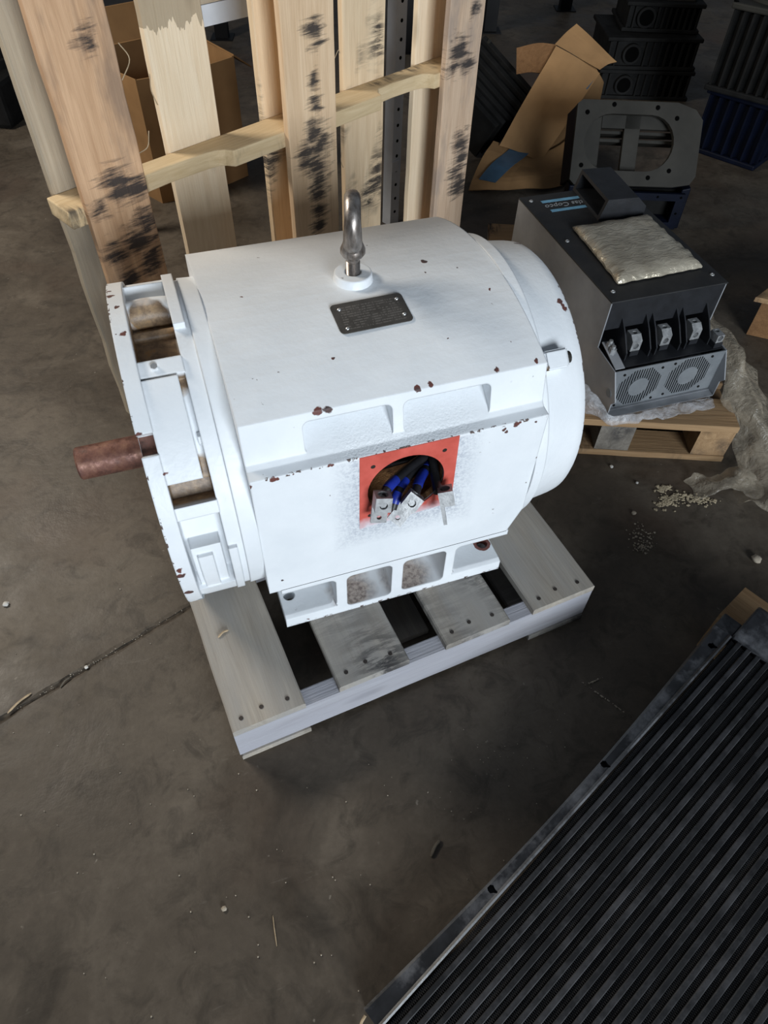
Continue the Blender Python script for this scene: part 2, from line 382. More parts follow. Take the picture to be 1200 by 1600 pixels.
def plate_mat():
    t = NT('engraved_nameplate'); o = t.tc.outputs['Object']; sx = t.n('SeparateXYZ'); t.l(o, sx.inputs[0])
    base = t.ramp(t.noise(o, 40, 4), [(0.3, (0.085, 0.078, 0.070)), (0.7, (0.13, 0.12, 0.11))])
    rows = t.math('GREATER_THAN', t.math('SINE', t.math('MULTIPLY', sx.outputs[1], 2*pi/0.0052)), 0.1)
    word = t.math('GREATER_THAN', t.noise(t.co((1, 0.25, 1)), 420, 2), 0.47)
    gate = t.math('GREATER_THAN', t.noise(t.co((1, 2.5, 1)), 45, 1), 0.40)
    inx = t.math('LESS_THAN', t.math('ABSOLUTE', sx.outputs[0]), 0.050); iny = t.math('LESS_THAN', t.math('ABSOLUTE', sx.outputs[1]), 0.026)
    f = t.math('MULTIPLY', t.math('MULTIPLY', rows, t.math('MULTIPLY', word, gate)), t.math('MULTIPLY', inx, iny))
    c = t.mix(t.math('MULTIPLY', f, 0.6), base, (0.28, 0.26, 0.24))
    return t.out(c, 0.36, 0.5, t.bump(f, 0.2, 0.0005))
M['plate'] = plate_mat()
M['cable'] = plain('black_cable', (0.012, 0.012, 0.014), 0.45, 0, 0.3, 60, 0.15)
M['blue_tape'] = plain('blue_tape', (0.012, 0.03, 0.30), 0.35, 0, 0.3, 60, 0.1)
M['hole_shade'] = plain('painted_hole_shade', (0.002, 0.002, 0.002), 0.95, 0, 0.2, 20, 0, 0.02)  # black discs, the shade of open holes put into their colour
# woods
M['pal_grey'] = wood('weathered_pallet_wood', (0.44, 0.395, 0.335), (0.27, 0.235, 0.195), (0.33, 0.315, 0.295), 0.35, 0.08, 2.0)
M['pal_string'] = wood('weathered_stringer_wood', (0.42, 0.42, 0.45), (0.30, 0.29, 0.31), (0.36, 0.36, 0.40), 0.4)
M['fresh'] = wood('fresh_pale_plank', (0.86, 0.71, 0.52), (0.74, 0.57, 0.38), None, 0, 0.0)
M['wetplank'] = wood('pale_plank_with_wet_end', (0.86, 0.71, 0.52), (0.74, 0.57, 0.38), None, 0, 0.0, wet=0.855)
M['smudged2'] = wood('grey_smudged_plank', (0.70, 0.52, 0.37), (0.54, 0.37, 0.25), None, 0, 0, stain=(0.36, 0.28, 0.23), marks=[(.66, .02, .05), (.63, .04, .04), (.62, -.02, .035), (.41, -.03, .05), (.36, -.04, .05), (.33, -.02, .05), (.28, -.04, .05), (.75, -.03, .03)])
M['smudged'] = wood('black_smudged_plank', (0.80, 0.59, 0.39), (0.63, 0.43, 0.26), None, 0, 0, marks=[(.82, -.01, .035), (.79, -.02, .03), (.72, -.01, .025), (.665, -.01, .03), (.60, .0, .04), (.565, -.02, .05), (.55, .03, .045), (.53, .0, .05), (.48, -.01, .045), (.45, -.015, .04), (.40, -.01, .035), (.36, 0, .03), (.94, -.02, .035)])
M['brownplank'] = wood('brown_stained_plank', (0.68, 0.44, 0.27), (0.46, 0.27, 0.15), None, 0, 0, stain=(0.25, 0.17, 0.12), stain_lo=0.47, marks=[(.645, -.01, .05), (.625, -.04, .045), (.61, .045, .03), (.55, -.045, .045), (.51, .04, .04), (.52, -.02, .05), (.46, -.04, .04), (.44, .02, .035), (.38, -.03, .05), (.90, -.02, .03)])
M['lightsmudge'] = wood('pale_plank_with_grey_marks', (0.82, 0.64, 0.43), (0.66, 0.48, 0.30), None, 0, 0.35, 5.0)
M['railwood'] = wood('yellow_pine_stringer', (0.72, 0.56, 0.35), (0.56, 0.41, 0.23), None, 0, 0.15, 5.0)
M['bark'] = wood('weathered_bark_edge_board', (0.50, 0.42, 0.31), (0.33, 0.26, 0.18), (0.34, 0.30, 0.24), 0.25)
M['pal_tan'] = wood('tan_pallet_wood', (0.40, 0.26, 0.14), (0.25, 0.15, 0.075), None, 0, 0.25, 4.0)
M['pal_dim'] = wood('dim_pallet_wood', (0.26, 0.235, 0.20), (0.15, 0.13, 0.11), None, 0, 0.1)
M['nail'] = plain('rusty_nail_head', (0.05, 0.04, 0.035), 0.6, 0.5)
# cabinet etc
M['cab_grey'] = steel('galvanised_sheet', (0.28, 0.29, 0.31), (0.36, 0.37, 0.39), 0.42, 0.3, 9)
M['cab_lid'] = steel('black_painted_lid', (0.014, 0.014, 0.015), (0.022, 0.022, 0.023), 0.55, 0.0, 12)
M['cab_black'] = plain('black_plastic', (0.014, 0.015, 0.018), 0.45, 0, 0.3, 30, 0.1)
M['fan_panel'] = steel('zinc_fan_panel', (0.17, 0.185, 0.20), (0.22, 0.235, 0.25), 0.45, 0.2, 15)
M['lightblue'] = plain('light_blue_print', (0.16, 0.36, 0.52), 0.5, 0, 0.15, 40, 0)
M['whiteprint'] = plain('grey_print', (0.30, 0.32, 0.34), 0.5, 0, 0.1, 40, 0)
def foil_mat():
    t = NT('silver_foil'); o = t.tc.outputs['Object']
    c = t.ramp(t.noise(o, 18, 3), [(0.35, (0.50, 0.44, 0.34)), (0.65, (0.70, 0.63, 0.50))])
    return t.out(c, 0.27, 0.5, t.bump(t.noise(t.co((1, 2.2, 1), rot=(0, 0, .5)), 26, 4, 0.6, 1.5), 0.5, 0.008))
M['foil'] = foil_mat()
def film_mat(name, alpha, col):
    t = NT(name); o = t.tc.outputs['Object']
    f = t.ramp(t.noise(o, 22, 4, 0.6, 1.0), [(0.35, alpha*0.55), (0.7, min(1, alpha*1.5))])
    t.l(f, t.b.inputs['Alpha'])
    return t.out(col, 0.32, 0, t.bump(t.noise(o, 40, 3, 0.6, 1.5), 0.6, 0.01), 0.8)
M['film'] = film_mat('cloudy_stretch_film', 0.25, (0.50, 0.43, 0.33))
M['bubble'] = film_mat('clear_crinkled_plastic', 0.27, (0.62, 0.63, 0.66))
# radiator
def rad_mat(name, lo, hi, dust, amt, rough):
    t = NT(name); v = t.co((1, 1, 1), True); o = t.tc.outputs['Object']
    c = t.ramp(t.noise(v, 30, 4), [(0.35, lo), (0.65, hi)])
    d = t.ramp(t.noise(v, 9, 6, 0.7), [(0.46, 0), (0.72, amt)])
    c = t.mix(d, c, dust)
    return t.out(c, t.math('ADD', t.math('MULTIPLY', d, 0.5), rough), 0, t.bump(t.noise(v, 90, 3), 0.15, 0.002))
M['rad_frame'] = rad_mat('black_radiator_frame', (0.012, 0.0125, 0.014), (0.024, 0.025, 0.029), (0.20, 0.205, 0.222), 0.7, 0.34)
M['rad_tube'] = rad_mat('black_radiator_tube', (0.007, 0.0072, 0.0085), (0.012, 0.0125, 0.014), (0.085, 0.085, 0.095), 0.42, 0.42)
M['rad_fin'] = rad_mat('black_radiator_fin', (0.010, 0.010, 0.011), (0.020, 0.020, 0.022), (0.055, 0.055, 0.058), 0.6, 0.45)
M['pebble'] = plain('pale_pebble', (0.42, 0.36, 0.28), 0.9, 0, 0.25, 80, 0.3)
M['whitepebble'] = plain('white_grit', (0.58, 0.56, 0.52), 0.9, 0, 0.2, 80, 0.3)
M['chipwood'] = plain('wood_splinter', (0.40, 0.30, 0.19), 0.9, 0, 0.25, 80, 0.3)
M['darktwig'] = plain('dark_splinter', (0.10, 0.085, 0.065), 0.9, 0, 0.25, 80, 0.3)
M['sawdust'] = plain('pale_flakes', (0.45, 0.37, 0.25), 0.95, 0, 0.3, 60, 0)
M['cardboard'] = plain('brown_cardboard', (0.30, 0.17, 0.075), 0.8, 0, 0.18, 7, 0.05, 0.2)
M['boxbrown'] = wood('ribbed_brown_cardboard', (0.22, 0.115, 0.05), (0.14, 0.07, 0.03), None)
M['bluetape'] = plain('faded_blue_tape', (0.045, 0.10, 0.16), 0.4, 0, 0.2, 20, 0.05)
M['cast_black'] = plain('dark_cast_iron', (0.009, 0.0088, 0.0086), 0.7, 0.0, 0.4, 14, 0.3, 0.12)
M['cast_grey'] = plain('grey_machined_iron', (0.028, 0.026, 0.022), 0.6, 0.0, 0.25, 9, 0.15, 0.2)
M['cast_blue'] = plain('dark_blue_cast_paint', (0.0018, 0.0035, 0.011), 0.55, 0, 0.4, 12, 0.2, 0.15)
M['shelf_blue'] = plain('grey_blue_shelf_steel', (0.56, 0.60, 0.66), 0.5, 0.1, 0.12, 10, 0.05)
M['rack_black'] = plain('black_rack_steel', (0.008, 0.008, 0.009), 0.5, 0.0, 0.2, 10, 0.05, 0.2)

# ------------------------------------------------------------------ floor
def floor_mat():
    t = NT('oily_brown_concrete'); o = t.tc.outputs['Object']
    a = t.noise(o, 1.3, 6, 0.6, 0.6); b = t.noise(o, 5.5, 6, 0.62, 0.5); g = t.noise(o, 60, 4, 0.65)
    f = t.math('ADD', t.math('ADD', t.math('MULTIPLY', a, 0.55), t.math('MULTIPLY', b, 0.3)), t.math('MULTIPLY', g, 0.15))
    c = t.ramp(f, [(0.34, (0.044, 0.034, 0.025)), (0.5, (0.084, 0.067, 0.050)), (0.64, (0.142, 0.117, 0.090))])
    mt = t.noise(o, 15, 6, 0.7, 0.8)
    c = t.mix(t.ramp(mt, [(0.50, 0), (0.66, 0.6)]), c, (0.033, 0.026, 0.019))
    red = t.ramp(t.noise(o, 1.8, 3, 0.5), [(0.56, 0), (0.7, 0.5)])
    c = t.mix(red, c, (0.088, 0.052, 0.034))
    # greasy dark patches and pale scuffs
    dk = t.ramp(t.noise(o, 3.2, 5, 0.65, 0.8), [(0.55, 0), (0.68, 0.6)])
    c = t.mix(dk, c, (0.024, 0.019, 0.014))
    sc = t.ramp(t.noise(t.co((1, 6, 1), rot=(0, 0, 0.6)), 7, 5, 0.75, 1.0), [(0.64, 0), (0.74, 0.35)])
    c = t.mix(sc, c, (0.20, 0.175, 0.145))
    vo = t.n('TexVoronoi', feature='F1'); vo.inputs['Scale'].default_value = 34; t.l(t.warp(0.02, 60), vo.inputs['Vector'])
    sp = t.math('MULTIPLY', t.ramp(vo.outputs['Distance'], [(0.05, 1), (0.10, 0)]), t.ramp(t.noise(o, 11, 2), [(0.55, 0), (0.62, 1)]))
    c = t.mix(t.math('MULTIPLY', sp, 0.6), c, (0.26, 0.23, 0.19))
    r = t.ramp(b, [(0.35, 0.42), (0.65, 0.66)])
    nm = t.bump(g, 0.22, 0.003, t.bump(b, 0.2, 0.01))
    return t.out(c, r, 0, nm, 0.35)
M['floor'] = floor_mat()
M['groove'] = plain('dirt_in_joint', (0.050, 0.040, 0.030), 0.95, 0, 0.6, 60, 0.4)
def build_floor():
    bm = bm_()
    p = Vector((-0.805, -0.234, -FZ)); d = Vector((0.398, 0.149, 0)).normalized(); q = Vector((-d.y, d.x, 0))
    # section across the joint: two slabs and the ragged groove between them
    sec = [(-5.5, 0), (-0.010, 0), (-0.004, -0.002), (-0.001, -0.0035), (0.0015, -0.0035), (0.005, -0.002), (0.011, 0), (8.5, 0)]
    xs = [-5.0] + [-1.0 + 0.02*i for i in range(90)] + [9.0]
    rows = []
    for i, x in enumerate(xs):
        end = 1.0 if x < 0.75 else 0.0
        j = [0 if (k in (0, 7)) else 0.005*noise.noise(Vector((x*22, k*1.1, 0))) + 0.002*noise.noise(Vector((x*70, k*3.1, 5))) for k in range(8)]
        rows.append([bm.verts.new(p + d*x + q*(s+j[k]) + Vector((0, 0, z*end))) for k, (s, z) in enumerate(sec)])
    for i, (A, B) in enumerate(zip(rows, rows[1:])):
        for k in range(7): bm.faces.new((A[k], B[k], B[k+1], A[k+1])).material_index = 1 if k in (2, 3, 4) and xs[i+1] < 0.75 and i > 0 else 0
    o = obj('floor', bm, M['floor']); o.data.materials.append(M['groove']); o['kind'] = 'structure'
    if o.data.polygons[0].normal.z < 0: o.data.flip_normals()
build_floor()

# ------------------------------------------------------------------ planks
def plank_mesh(L, W, T, seed, rough=0.0, n=14):
    """board with its length along local x, centre of the end at x=0, top at z=0"""
    r = random.Random(seed); bm = bm_(); rows = []
    for i in range(n+1):
        x = L*i/n
        e = [rough*(0.6*noise.noise(Vector((x*9+seed*3.3, s*5.0, seed))) + 0.4*noise.noise(Vector((x*45+seed, s*7.0, seed)))) for s in (0, 1)]
        c = min(0.003, T*0.15)
        y0, y1 = -W/2 + e[0], W/2 + e[1]
        rows.append([bm.verts.new((x, y, z)) for y, z in ((y0, -T), (y1, -T), (y1, -c), (y1-c, 0), (y0+c, 0), (y0, -c))])
    for A, B in zip(rows, rows[1:]):
        for k in range(6): bm.faces.new((A[k], A[(k+1) % 6], B[(k+1) % 6], B[k]))
    bm.faces.new(rows[0][::-1]); bm.faces.new(rows[-1])
    return finish(bm, 'plank')
def plank(name, parent, loc, X, Zn, L, W, T, mat, seed, rough=0.001, label=None):
    """X: direction of the length, Zn: normal of the top face"""
    me = plank_mesh(L, W, T, seed, rough); o = place(name, me, parent, mat, loc)
    X = Vector(X).normalized(); Zn = Vector(Zn).normalized(); Y = Zn.cross(X)
    m = Matrix((X, Y, Zn)).transposed().to_4x4(); m.translation = o.location; o.matrix_local = m
    if label: o['label'] = label
    return o
NAIL = None
def nail(board, x, y):
    """nail head, sub-part of a board, in the board's local frame"""
    global NAIL
    if NAIL is None:
        bm = bm_(); cyl(bm, (0, 0, -0.004), (0, 0, 0.0012), 0.0042, 8); NAIL = finish(bm, 'nail')
    o = bpy.data.objects.new('nail', NAIL); COL.objects.link(o); o.parent = board; o.location = (x, y, 0)
    if not NAIL.materials: NAIL.materials.append(M['nail'])

def motor_pallet():
    a = 0.0977; u = Vector((cos(a), sin(a), 0)); v = Vector((-sin(a), cos(a), 0)); o = Vector((-0.372, -0.458, 0))
    t = thing('wooden_pallet', 'weathered grey wooden pallet carrying the white electric motor', 'pallet', o + Vector((0, 0, -FZ)))
    up = Vector((0, 0, 1)); D = 0.76
    for k, (u0, u1, s) in enumerate(((0, .138, 0), (.206, .351, .003), (.430, .575, .001), (.630, .780, 0))):
        b = plank('deck_board', t, o + u*(u0+u1)/2 + v*s, v, up, D-s, u1-u0, 0.019, M['pal_grey'], 11+k, 0.0015)
        w = (u1-u0)
        for dx, dy in ((0.022, -0.3), (0.026, 0.05), (0.020, 0.34)): nail(b, dx+0.004*k % 0.006, dy*w)
    for k, s in enumerate((0.0005, D/2-.019, D-.0385)):
        plank('stringer', t, o + v*(s+0.019) + up*(-0.0192), u, up, 0.780, 0.038, 0.0885, M['pal_string'], 21+k, 0.0012)
    for k, (u0, u1) in enumerate(((0.002, .142), (.32, .45), (.64, .778))):
        plank('bottom_board', t, o + u*(u0+u1)/2 + up*(-0.108) - v*(0.003 if k != 1 else -0.10), v, up, D - (0 if k != 1 else .10), u1-u0, 0.017, M['pal_grey'], 31+k, 0.002)
motor_pallet()

# ------------------------------------------------------------------ the motor
def trim_below(objs):
    # both round ends are machined flat just above the pallet boards
    for o in objs:
        b = bmesh.new(); b.from_mesh(o.data)
        for v_ in b.verts: v_.co.z = max(v_.co.z, 0.0012)
        b.to_mesh(o.data); b.free()
def motor():
    H = 0.279
    t = thing('electric_motor', 'big white painted electric motor with rusty shaft on a grey pallet', 'motor', (0, 0, 0))
    # --- frame housing: barrel roof, side bands, faces, feet
    bm = bm_(); prof = []
    R = 0.606; zc = 0.56 - R; n = 20; a0 = math.asin(0.241/R)
    half = [(-0.241, 0.5105), (-0.254, 0.442), (-0.262, 0.4355), (-0.280, 0.433), (-0.280, 0.131), (-0.170, 0.131)]
    arc = [(-R*sin(a0*(1-2*i/n)), zc + R*cos(a0*(1-2*i/n))) for i in range(n+1)]
    right = [(-y, z) for y, z in half[1:]]
    poly = arc + right + half[1:][::-1]
    prism(bm, [(-0.25, y, z) for y, z in poly], (0.499, 0, 0))
    body = obj('frame_housing', bm, M['paint'], t)
    cs = []
    for x0, x1 in ((-0.156, -0.014), (0.004, 0.152)):       # vent windows in the band
        c = bm_(); z0, z1 = 0.4375, 0.4955; fr, bk = [], []
        for p, q in roundrect(x1-x0, z1-z0, 0.011):
            z = (z0+z1)/2 + q; k = (z1-z)/(z1-z0)
            fr.append(c.verts.new(((x0+x1)/2+p, -0.33, z))); bk.append(c.verts.new(((x0+x1)/2+p, -0.180 - 0.080*k, z)))
        c.faces.new(fr); c.faces.new(bk[::-1])
        for a_ in range(len(fr)): c.faces.new((fr[a_], bk[a_], bk[(a_+1) % len(fr)], fr[(a_+1) % len(fr)]))
        cs.append(c)
    c = bm_(); cyl(c, (0.003, -0.35, 0.345), (0.003, -0.25, 0.345), 0.068, 48); cs.append(c)
    c = bm_(); box(c, (-0.095, -0.264, 0.268), (0.10, -0.150, 0.418)); cs.append(c)
    c = bm_(); prism(c, [(0.26, -0.35, 0.12), (0.26, -0.35, 0.19), (0.2475, -0.35, 0.19), (0.22, -0.35, 0.12)], (0, 0.2, 0)); cs.append(c)
    cut(body, cs)
    # --- feet
    for sgn in (-1, 1):
        bm = bm_(); box(bm, (-0.2285, -0.280, 0.0), (0.229, -0.15, 0.1325)) if sgn < 0 else box(bm, (-0.2285, 0.15, 0.0), (0.229, 0.28, 0.1325))
        foot = obj('mounting_foot', bm, M['paint'], t)
        if sgn < 0:
            cs = []
            for x0, x1, z0, yb in ((-0.104, -0.0125, 0.016, -0.19), (0.010, 0.0995, 0.018, -0.19), (-0.26, -0.125, 0.030, -0.18), (0.1195, 0.26, 0.030, -0.18)):
                c = bm_(); cx, cz = (x0+x1)/2, (z0+0.119)/2
                prism(c, [(cx + p, -0.34, cz + q) for p, q in roundrect(x1-x0, 0.119-z0, 0.012)], (0, yb+0.34, 0)); cs.append(c)
            for x in (-0.2096, 0.2096):
                c = bm_(); cyl(c, (x, -0.2286, -0.05), (x, -0.2286, 0.06), 0.0115, 24); cs.append(c)
            # the pad slopes to a thin front lip
            c = bm_(); prism(c, [(-0.24, -0.29, 0.034), (-0.24, -0.262, 0.034), (-0.24, -0.29, 0.022)], (0.115, 0, 0)); cs.append(c)
            c = bm_(); prism(c, [(0.1195, -0.29, 0.034), (0.1195, -0.262, 0.034), (0.1195, -0.29, 0.022)], (0.115, 0, 0)); cs.append(c)
            cut(foot, cs)
    flat_cut = []
    # --- shaft-end shield: flange, webs, windows
    bm = bm_()
    sector(bm, -0.391, -0.366, 0.20, 0.2925, 47.5, 47.5+353.5)
    sector(bm, -0.391, -0.366, 0.20, 0.262, 41, 47.5, n=2)
    sector(bm, -0.367, -0.301, 0.10, 0.232, 0, 360)
    sector(bm, -0.302, -0.276, 0.10, 0.281, 0, 360)
    sector(bm, -0.302, -0.284, 0.27, 0.2935, 80, 119)              # raised lug of the rear rib
    sector(bm, -0.277, -0.2495, 0.10, 0.2845, 0, 360, r1b=0.283)
    for a0_, a1_, r in ((64, 69.5, .2855), (19, 23.5, .2855), (-52, -20, .2855), (113, 150, .2855)):
        sector(bm, -0.367, -0.301, 0.22, r, a0_, a1_)
    sector(bm, -0.367, -0.301, 0.22, 0.262, 30.0, 64.5)            # below the raised pad
    sector(bm, -0.367, -0.313, 0.22, 0.289, 31.5, 63)              # raised pad
    sector(bm, -0.367, -0.301, 0.20, 0.248, 23, 31.5)
    sector(bm, -0.360, -0.312, 0.20, 0.276, -20.5, 5.5)            # block in the lower window
    sector(bm, -0.367, -0.301, 0.20, 0.250, -20.5, 19.5)
    sector(bm, -0.352, -0.328, 0.20, 0.283, -20.5, 2.0)
    sector(bm, -0.302, -0.288, 0.27, 0.2885, -48, 4.0)
    sh = obj('shaft_end_shield', bm, M['drum'], t, smooth=30)
    flat_cut.append(sh)
    bm = bm_(); sector(bm, -0.3905, -0.3665, 0.24, 0.2625, 41.2, 47.3, n=3); obj('keyway_notch', bm, M['shaft'], t, label='dark rusty notch in the flange rim')
    # round bar inside the top window
    bm = bm_(); tube(bm, spline([(-0.367, 0.055, 0.520), (-0.335, 0.056, 0.522), (-0.301, 0.055, 0.520)], 4), 0.026, 16); tube(bm, spline([(-0.367, 0.005, 0.512), (-0.301, 0.005, 0.512)], 2), 0.010, 12)
    obj('window_rib', bm, M['drum'], t, smooth=40)
    bm = bm_(); c0 = Vector((-0.343, -0.112, 0.540)); cyl(bm, c0 + Vector((0, 0.004, -0.01)), c0 + Vector((0, -0.002, 0.006)), 0.0055, 6)
    obj('grease_fitting', bm, M['rivet'], t, label='small zinc grease fitting on the white shield')
    bm = bm_(); a = radians(43); rr = 0.262
    for k, xx in enumerate((-0.3065,)):
        cyl(bm, (xx, -rr*cos(a), H+rr*sin(a)), (xx+0.012, -rr*cos(a), H+rr*sin(a)), 0.011, 6)
    obj('bolt_head', bm, M['bell'], t)
    # --- shaft
    bm = bm_(); lathe(bm, (-0.524, 0, H), (1, 0, 0), [(0, 0.020), (0.001, 0.0275), (0.004, 0.0300), (0.14, 0.0302), (0.141, 0.034), (0.17, 0.034)], 40)
    shaft = obj('shaft', bm, M['shaft'], t, smooth=35, label='rust brown steel motor shaft')
    c = bm_(); box(c, (-0.40, -0.008, H+0.022), (-0.37, 0.008, H+0.05))
    cut(shaft, [c])
    # --- far end bell
    bm = bm_()
    lathe(bm, (0.2485, 0, H), (1, 0, 0), [(0, 0.284), (0.020, 0.2835), (0.0235, 0.280), (0.0245, 0.272), (0.05, 0.2655), (0.09, 0.2605), (0.104, 0.2575), (0.111, 0.2515), (0.1125, 0.24), (0.1125, 0.10), (0.10, 0.09), (0.10, 0.02)], 96)
    flat_cut.append(obj('far_end_bell', bm, M['bell'], t, smooth=35))
    trim_below(flat_cut)
    for a_, nm in ((44.5, 'clamp_bolt'),):
        bm = bm_(); a = radians(a_); m = Matrix.Translation((0, 0, H)) @ Matrix.Rotation(radians(90-a_)*-1 if False else -radians(90-a_), 4, 'X').inverted()
        # lug block in a local frame with radial = z
        vs = box(bm, (0.270, -0.0165, 0.252), (0.313, 0.0165, 0.291)); bmesh.ops.bevel(bm, geom=bm.edges[:], offset=0.003, segments=2, affect='EDGES')
        bmesh.ops.transform(bm, matrix=m, verts=bm.verts[:])
        b = obj(nm, bm, M['bell'], t)
        bm = bm_(); cyl(bm, (0.312, 0, 0.274), (0.322, 0, 0.274), 0.0105, 14); bmesh.ops.transform(bm, matrix=m, verts=bm.verts[:])
        bb = obj('bolt_end', bm, M['cast_grey'], t)
        bb.parent = b; bb.location = (0, 0, 0)
    # --- lifting eye
    bm = bm_(); lathe(bm, (0, 0, 0.552), (0, 0, 1), [(0, 0.040), (0.005, 0.0355), (0.0095, 0.0325), (0.0195, 0.0315), (0.021, 0.030), (0.021, 0.014), (0.018, 0.013)], 40)
    obj('lifting_boss', bm, M['paint'], t, smooth=30)
    eye_d = Vector((0.29, 0.957, 0)); bm = bm_()
    C0 = Vector((0, 0, 0.660))
    pts = [C0 + eye_d*0.0335*cos(2*pi*i/40) + Vector((0, 0, 1))*0.0335*sin(2*pi*i/40) for i in range(40)]
    tube(bm, pts, [0.0130 + 0.0025*max(0, -sin(2*pi*i/40)) for i in range(40)], 14, True)
    eye = obj('lifting_eye', bm, M['eyesteel'], t, smooth=50, label='worn bare steel eyebolt on top of the motor')
    bm = bm_(); lathe(bm, (0, 0, 0.598), (0, 0, 1), [(0, 0.0115), (0.004, 0.0165), (0.010, 0.0205), (0.016, 0.0205), (0.024, 0.017), (0.034, 0.0135)], 28)
    o2 = obj('collar', bm, M['eyesteel'], t, smooth=50); o2.parent = eye; o2.location = (0, 0, 0)
    bm = bm_(); pr = [(0.0, 0.0115)]
    for i in range(9): pr += [(0.001+i*0.0026, 0.0118), (0.0023+i*0.0026, 0.0104)]
    lathe(bm, (0, 0, 0.570), (0, 0, 1), pr + [(0.030, 0.0112)], 24)
    o2 = obj('threaded_stem', bm, M['eyesteel'], t, smooth=25); o2.parent = eye; o2.location = (0, 0, 0)
    # --- nameplate, tangent to the barrel
    yc, zc2 = -0.0925, zc + math.sqrt(R*R-0.0925**2) + 0.0005
    tilt = math.asin(0.0925/R); bm = bm_()
    prism(bm, [(p, q, 0) for p, q in roundrect(0.122, 0.0655, 0.008)], (0, 0, 0.0012))
    npz = place('nameplate', finish(bm, 'nameplate'), t, M['plate'], (0.002, yc, zc2)); npz.rotation_euler = (tilt, 0, radians(1.5))
    npz['label'] = 'dark engraved metal nameplate with fine illegible print'
    for x, y in ((-0.048, 0.020), (-0.048, -0.023), (0.050, 0.020), (0.050, -0.016)):
        bm = bm_(); lathe(bm, (0, 0, 0.001), (0, 0, 1), [(0, 0.0032), (0.0012, 0.0028), (0.002, 0.0015)], 12)
        rv = bpy.data.objects.new('rivet', finish(bm, 'rivet', 60)); COL.objects.link(rv); rv.data.materials.append(M['rivet']); rv.parent = npz; rv.location = (x, y, 0)
    # --- red masked pad round the terminal opening
    bm = bm_(); prism(bm, [(-0.0785, -0.2812, 0.2555), (-0.0782, -0.2812, 0.4325), (0.0895, -0.2812, 0.4325), (0.0915, -0.2812, 0.268)], (0, 0.0022, 0))
    red = obj('terminal_pad', bm, M['red'], t, label='bare red primer square round the terminal opening')
    cs = []
    c = bm_(); cyl(c, (0.003, -0.3, 0.345), (0.003, -0.25, 0.345), 0.0675, 48); cs.append(c)
    for x, z in ((-0.056, 0.4065), (0.066, 0.4065), (-0.060, 0.287), (0.072, 0.285)):
        c = bm_(); cyl(c, (x, -0.3, z), (x, -0.27, z), 0.0042, 12); cs.append(c)
    cut(red, cs)
    for x, z in ((-0.056, 0.4065), (0.066, 0.4065), (-0.060, 0.287), (0.072, 0.285)):
        bm = bm_(); cyl(bm, (x, -0.2806, z), (x, -0.2795, z), 0.0040, 12); s = obj('screw_hole', bm, M['cast_grey'], t); s.parent = red; s.location = (0, 0, 0)
    # --- cables and terminal lugs
    def cable(pts, bands, r=0.0075):
        sp = spline(pts, 10); bm = bm_(); tube(bm, sp, r, 12); c = obj('cable', bm, M['cable'], t, smooth=60)
        for a_, b_ in bands:
            bm = bm_(); i0, i1 = int(a_*len(sp)), max(int(a_*len(sp))+2, int(b_*len(sp))); tube(bm, sp[i0:i1+1], r+0.0009, 12)
            b = obj('blue_band', bm, M['blue_tape'], t, smooth=50); b.parent = c; b.location = (0, 0, 0)
    cable([(0.0750, -0.200, 0.330), (0.0582, -0.225, 0.3412), (0.0355, -0.240, 0.3474), (0.0039, -0.262, 0.3547), (-0.0302, -0.288, 0.3589), (-0.0423, -0.298, 0.350)], [(0.70, 0.84)], 0.0080)
    cable([(0.0800, -0.200, 0.310), (0.0619, -0.225, 0.3240), (0.0344, -0.245, 0.3353), (0.0048, -0.268, 0.3384), (-0.0147, -0.288, 0.3343), (-0.0280, -0.302, 0.3165)], [(0.58, 0.72), (0.78, 0.92)], 0.0078)
    cable([(0.0850, -0.205, 0.300), (0.0693, -0.225, 0.3216), (0.0492, -0.250, 0.3324), (0.0287, -0.275, 0.3378), (0.0131, -0.298, 0.3340)], [(0.30, 0.46), (0.55, 0.85)], 0.0078)
    cable([(0.0750, -0.200, 0.340), (0.0704, -0.230, 0.3423), (0.0622, -0.262, 0.3324), (0.0535, -0.300, 0.3290)], [], 0.0085)
    cable([(0.080, -0.190, 0.318), (0.0556, -0.205, 0.3251), (0.018, -0.212, 0.3291), (-0.030, -0.20, 0.312), (-0.070, -0.18, 0.285)], [], 0.0075)
    def lug(pos, X, Zn, L=0.052, name='terminal_lug'):
        """X: along the tang (away from the cable), Y: across; tang flat on top of Z"""
        X = Vector(X).normalized(); Zv = Vector(Zn); Zv = (Zv - X*Zv.dot(X)).normalized(); Yv = Zv.cross(X)
        m = Matrix((X, Yv, Zv)).transposed().to_4x4(); m.translation = Vector(pos)
        bm = bm_(); w = 0.0135
        prism(bm, [m @ Vector(q) for q in ((-0.012, -w, -0.007), (L, -w, -0.007), (L, -w, -0.001), (0.016, -w, -0.001), (0.016, -w, 0.018), (-0.012, -w, 0.018))], Yv*2*w)
        o = obj(name, bm, M['alu'], t, bevel=0.0012)
        cs = []
        c = bm_(); cyl(c, m @ Vector((L-0.011, 0, -0.05)), m @ Vector((L-0.011, 0, 0.05)), 0.0042, 16); cs.append(c)
        c = bm_(); cyl(c, m @ Vector((-0.03, 0, 0.0055)), m @ Vector((0.010, 0, 0.0055)), 0.0090, 20); cs.append(c)
        c = bm_(); cyl(c, m @ Vector((0.003, 0, 0.008)), m @ Vector((0.003, 0, 0.04)), 0.0068, 16); cs.append(c)
        mods = [(x.name) for x in o.modifiers]; o.modifiers.clear(); cut(o, cs)
